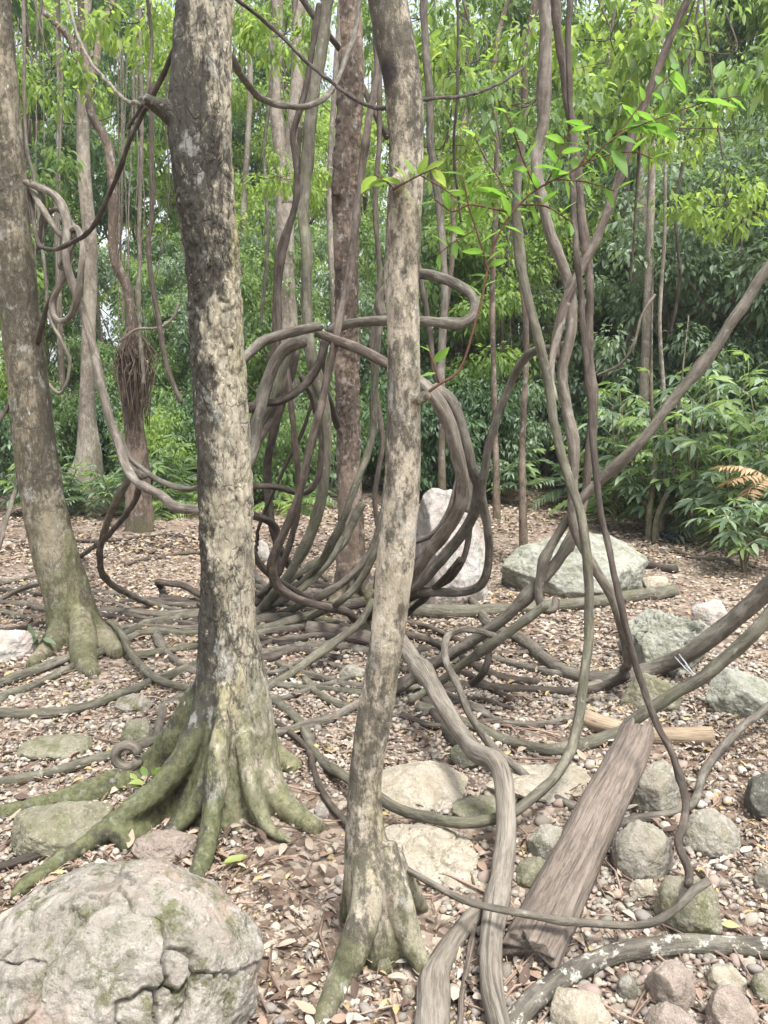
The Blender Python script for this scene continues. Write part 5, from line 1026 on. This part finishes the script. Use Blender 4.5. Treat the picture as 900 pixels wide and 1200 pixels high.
sprout('leafy_sprout', 'red stemmed sprout with fresh green leaves growing from the tan tree to the right', 'sprout',
  [[(498, 462, 4), (515, 450, 3.6), (540, 431, 3.2), (562, 360, 2.7), (578, 290, 2.5), (600, 250, 2.3), (629, 222, 2.2), (678, 196, 2.1), (722, 160, 1.8), (752, 146, 1.4)],
   [(600, 250, 2.6), (575, 244, 2.4), (549, 240, 2.2), (530, 248, 2), (508, 232, 1.6)], [(573, 320, 2.6), (560, 275, 2.2), (549, 240, 2), (542, 205, 1.6)], [(629, 222, 2.4), (614, 190, 2.2), (602, 155, 2), (592, 132, 1.5)],
   [(678, 196, 2.2), (690, 172, 2), (684, 140, 1.5)], [(610, 240, 2.2), (640, 242, 2), (672, 262, 1.5)], [(515, 450, 3), (508, 425, 2.6), (500, 405, 2)], [(640, 216, 2), (655, 185, 1.8), (668, 150, 1.4)], [(678, 196, 1.8), (704, 184, 1.6), (740, 178, 1.4), (764, 186, 1.2)], [(722, 160, 1.6), (745, 130, 1.4), (768, 104, 1.2), (792, 82, 1)], [(752, 146, 1.4), (790, 132, 1.3), (830, 119, 1.2), (868, 112, 1)], [(600, 250, 1.8), (588, 215, 1.6), (570, 188, 1.4), (556, 160, 1.2)], [(650, 210, 1.6), (690, 214, 1.4), (720, 224, 1.2)], [(556, 270, 1.5), (530, 285, 1.3), (512, 300, 1)]],
  [(812, 117, 868, 121), (840, 92, 848, 68), (786, 82, 806, 108), (752, 147, 795, 160), (730, 122, 750, 142), (718, 174, 738, 204), (660, 142, 686, 152), (604, 150, 618, 166), (625, 196, 660, 196), (556, 220, 598, 228), (545, 210, 556, 238), (735, 150, 770, 138), (700, 180, 715, 205), (610, 190, 585, 205)], 2.02, NL, 4, 'red', .03, (.035, .062))
sprout('leafy_sprout', 'small sprout of pale green leaves on the front of the tan tree', 'sprout', [[(460, 222, 3), (475, 214, 2.4), (492, 205, 2), (512, 196, 1.6)], [(462, 222, 2.2), (452, 212, 1.8), (440, 205, 1.4)], [(492, 205, 1.8), (515, 218, 1.6), (535, 232, 1.4)]],
  [(470, 215, 448, 208), (478, 212, 460, 190), (485, 208, 475, 180), (492, 206, 500, 180), (470, 218, 482, 236), (440, 206, 424, 224), (500, 200, 520, 186)], 1.97, NG, 6, 'red', .05, (.035, .06))
sprout('seedling', 'small green seedling growing on the roots of the flaking tree', 'seedling', [[(168, 926, 3), (172, 914, 2.5), (178, 904, 2)], [(168, 926, 2.5), (160, 916, 2), (152, 912, 1.6)], [(170, 922, 2.5), (184, 912, 2), (196, 908, 1.6)]], [(165, 920, 146, 924), (172, 910, 166, 896), (180, 908, 200, 898), (160, 918, 152, 905), (185, 912, 200, 910)], 2.85, NG, 8, 'green', .05, (.05, .08))
sprout('seedling', 'dark leaved seedling at the foot of the leaning tree by the left edge', 'seedling', [[(34, 786, 3), (36, 765, 2.5), (40, 745, 2)], [(34, 780, 2.5), (24, 768, 2), (16, 760, 1.6)], [(36, 770, 2.2), (46, 755, 2), (54, 742, 1.5)]], [(30, 775, 12, 785), (36, 760, 50, 735), (30, 772, 20, 750), (40, 765, 55, 772), (24, 768, 8, 765), (38, 750, 36, 730)], 4.7, NB, 9, 'green', .06, (.09, .14))
sprout('seedling', 'tiny leafy plant on the litter left of the flaking tree', 'seedling', [[(94, 815 - 5, 2), (92, 803, 1.6)]], [(92, 805, 80, 800), (93, 806, 106, 799)], 4.25, NG, 10, 'green', .05, (.04, .06))

# ------------------------------------------------------------------ floor debris
DC = dict(leaf=[(.34, .275, .21), (.26, .18, .13), (.14, .09, .064), (.39, .32, .245), (.36, .27, .13), (.28, .25, .21), (.39, .345, .275), (.09, .062, .047), (.31, .245, .175)],
          peb=[(.32, .275, .22), (.27, .21, .175), (.22, .20, .175), (.36, .32, .265), (.18, .16, .13), (.29, .235, .18), (.36, .335, .285)])
def pal(key, n, rg): a = np.array(DC[key]); c = a[rg.integers(len(a), size=n)] * rg.uniform(.75, 1.15, (n, 1)); return np.column_stack([c, np.ones(n)])
def scatter(n, y0, y1, rg, power=1.):
    y = y0 + (y1 - y0) * rg.random(n) ** power; x = (rg.random(n) - .5) * (y * 1.16 + .8); return x, y
def litter_stuff(name, label, n, y0, y1, power, size, seed, fine=False):
    rg = np.random.default_rng(seed); x, y = scatter(int(n * 1.5), y0, y1, rg, power); q = np.stack([x * 1.1, y * 1.1, x * 0 + 7], 1)
    keep = fbm(q, 3) + .6 * fbm(q * 5, 2) > rg.uniform(-.55, .35, len(x)); x, y = x[keep][:n], y[keep][:n]; n = len(x); z = hgt(x, y) + rg.uniform(.003, .022, n)
    a = rg.uniform(0, 6.28, n); D = np.stack([np.cos(a), np.sin(a), rg.normal(0, .25, n)], 1); L = rg.uniform(*size, n); g = Geo(); W = L * rg.uniform(.32, .55, n)
    leaf_batch(g, np.stack([x, y, z], 1), D, L, W, rg.uniform(.1, .5), .1, rg, fine)
    c = np.repeat(pal('leaf', n, rg), 8 if fine else 5, 0); g.A['colr'] = [c]; tag(link(name, g.mesh(name, M_LIT)), label, kind='stuff')
litter_stuff('leaf_litter', 'dry brown and beige leaves covering the forest floor', 9500, 1.5, 4.6, 1.0, (.02, .055), 1, True)
litter_stuff('leaf_litter', 'dry beige leaves covering the middle of the clearing', 24000, 4.2, 9, 1.0, (.025, .065), 7)
litter_stuff('leaf_crumbs', 'small broken leaf fragments covering the soil', 42000, 1.5, 5, 1.0, (.006, .02), 8)
litter_stuff('leaf_litter', 'dry leaves thinning out toward the back of the clearing', 30000, 8, 19, 1., (.05, .11), 2)
def pebble_stuff(n, seed, y0, y1, power, size):
    rg = np.random.default_rng(seed); x, y = scatter(int(n * 1.8), y0, y1, rg, power)
    keep = fbm(np.stack([x * .9, y * .9, x * 0 + 3], 1), 3) + .22 * np.sign(x - .15) * np.minimum(np.abs(x - .15) * 2, 1) > rg.uniform(-.45, .35, len(x)); x, y = x[keep][:n], y[keep][:n]; n = len(x)
    V0, T0 = ico(0); k = len(V0); s = rg.uniform(size[0] ** .3, size[1] ** .3, n) ** (1 / .3); sc3 = np.stack([s, s * rg.uniform(.6, 1, n), s * rg.uniform(.4, .75, n)], 1); a = rg.uniform(0, 6.28, n)
    V = V0[None] * sc3[:, None] * (1 + rg.normal(0, .10, (n, k, 1))); ca, sa = np.cos(a)[:, None], np.sin(a)[:, None]
    V = np.stack([V[..., 0] * ca - V[..., 1] * sa + x[:, None], V[..., 0] * sa + V[..., 1] * ca + y[:, None], V[..., 2] + (hgt(x, y) + s * .25)[:, None]], -1).reshape(-1, 3)
    T = (np.arange(n)[:, None, None] * k + T0[None]).reshape(-1, 3); g = Geo(); g.add(V, None, T, colr=np.repeat(pal('peb', n, rg), k, 0))
    tag(link('gravel', g.mesh('gravel', M_PEB)), 'small pale pebbles scattered over the soil', kind='stuff')
pebble_stuff(26000, 3, 1.5, 4.6, 1.0, (.004, .018)); pebble_stuff(4500, 4, 3.6, 9, 1.2, (.010, .03))
def twigs():
    rg = np.random.default_rng(6); n = 900; x, y = scatter(n, 1.6, 9, rg, 1.4); g = Geo()
    for i in range(n):
        a = rg.uniform(0, 6.28); l = rg.uniform(.06, .35); r_ = rg.uniform(.0015, .005); d = np.array([math.cos(a), math.sin(a)]); e = np.array([x[i], y[i]]) + d * l; m_ = (np.array([x[i], y[i]]) + e) / 2 + rg.normal(0, .02, 2)
        hh = hgt([x[i], m_[0], e[0]], [y[i], m_[1], e[1]]); c = np.array([(x[i], y[i], hh[0] + .012, r_), (*m_, hh[1] + .022, r_), (*e, hh[2] + .012, r_ * .5)])
        V, Q, T, _ = sweep(c, 4, 0); g.add(V, Q, T, colr=np.tile((*(np.array((.17, .12, .09)) * rg.uniform(.6, 2)), 1), (len(V), 1)))
    tag(link('twig_litter', g.mesh('twig_litter', M_TWIG)), 'thin dead twigs lying over the litter', kind='stuff')
twigs()
SPOT = [(-.7, 2.05, 'the cracked boulder'), (-.05, 1.95, 'the tan tree'), (-.55, 2.8, 'the flaking tree'), (.55, 2.3, 'the wooden slab'), (.25, 2.9, 'the golden rocks'), (.85, 2.6, 'the round grey stones'), (.75, 1.95, 'the lichen spotted vine'), (1.3, 3.4, 'the right edge vines'), (-2.1, 5., 'the leaning tree'), (-.3, 5.2, 'the vine pile'), (1.5, 4.6, 'the pointed rock'), (1.5, 6.3, 'the wide boulder'), (-1.6, 3.6, 'the mossy pole'), (.5, 4.6, 'the diagonal vines'), (-.35, 3.6, 'the slim curving vine')]
def near(x, y): return min(SPOT, key=lambda q: (q[0] - x) ** 2 + (q[1] - y) ** 2)[2]
def singles():
    rg = np.random.default_rng(12)
    names = ['pale cream', 'pinkish brown', 'grey brown', 'whitish', 'dark olive', 'tan', 'white']
    pm = []
    for ci, c in enumerate(DC['peb']):
        for s in range(3):
            V, T = ico(1); V = V * rock_shape(V, 900 + s + ci * 7, 9, 10, .08, .45)[:, None] * (1, .8, .6); pm.append((names[ci], mesh_np('pebble', V, None, T, M_PEB, True, {'colr': np.tile((*c, 1), (len(V), 1))})))
    spots = [(rg.uniform(-.02, .62), rg.uniform(1.72, 2.5), .018) for _ in range(30)]
    for k in range(300):
        y = 1.75 + 4.4 * rg.random() ** 1.35; x = (rg.random() ** .8 - .42) * y * 1.1; s = rg.uniform(.011, .026) * (.7 + y * .13)
        if k % 2: y = 1.75 + 1.5 * rg.random(); x = y * rg.uniform(.14, .56); s = rg.uniform(.012, .034)
        elif k % 4 == 0: y = 1.8 + .9 * rg.random(); x = y * rg.uniform(-.16, .02); s = rg.uniform(.009, .02)
        nm, me = pm[rg.integers(len(pm))]; o = link('pebble', me, (x, y, hz(x, y) + s * .25), (rg.normal(0, .3), rg.normal(0, .3), rg.uniform(0, 6.28)), (s, s, s))
        tag(o, f'{nm} rounded pebble lying in the litter near {near(x, y)}', 'pebble', 'pebbles strewn over the clearing')
    ln = ['beige', 'reddish brown', 'dark brown', 'tan', 'yellowish', 'grey', 'pale cream', 'blackish', 'russet']; lm = []
    for ci, c in enumerate(DC['leaf']):
        me = one_leaf('dry', 1, .42, 40 + ci, rg.uniform(-.35, .35)); me.materials[0] = M_LIT; at = me.attributes.new('colr', 'FLOAT_COLOR', 'POINT'); at.data.foreach_set('color', np.tile((*c, 1), len(me.vertices)).astype(np.float32)); lm.append((ln[ci], me))
    for k in range(300):
        y = 1.75 + 3.0 * rg.random() ** 1.2; x = (rg.random() - .5) * y * 1.1; s = rg.uniform(.04, .075); nm, me = lm[rg.integers(len(lm))]
        o = link('fallen_leaf', me, (x, y, hz(x, y) + .022), (rg.normal(0, .35), rg.normal(0, .3), rg.uniform(0, 6.28)), (s, s, s)); tag(o, f'{nm} fallen leaf lying on the ground near {near(x, y)}', 'leaf', 'fallen leaves on the forest floor')
    p = G(262, 1020); q = G(291, 1008); o = link('fallen_leaf', NG[0], p + Vector((0, 0, .03)), (0, 0, math.atan2(q.y - p.y, q.x - p.x)), (.1, .1, .1)); tag(o, 'fresh green leaf lying on the soil between the flaking tree and the cracked boulder', 'leaf', 'fallen leaves on the forest floor')
singles()

# ------------------------------------------------------------------ thin humid air
def haze():
    V, T = np.array([(x, y, z) for x in (-105, 105) for y in (-65, 125) for z in (-1.6, 24)], float), [(0, 1, 3), (0, 3, 2), (4, 6, 7), (4, 7, 5), (0, 4, 5), (0, 5, 1), (2, 3, 7), (2, 7, 6), (0, 2, 6), (0, 6, 4), (1, 5, 7), (1, 7, 3)]
    m = bpy.data.materials.new('humid_air'); m.use_nodes = True; t = m.node_tree; t.nodes.remove(t.nodes['Principled BSDF'])
    pv = t.nodes.new('ShaderNodeVolumePrincipled'); pv.inputs['Color'].default_value = (.93, .96, 1, 1); pv.inputs['Density'].default_value = .0011; pv.inputs['Anisotropy'].default_value = .2
    t.links.new(pv.outputs[0], t.nodes['Material Output'].inputs['Volume'])
    tag(link('haze', mesh_np('haze', V, None, T, m, False)), 'thin pale humid air between the trees', kind='stuff')
haze()
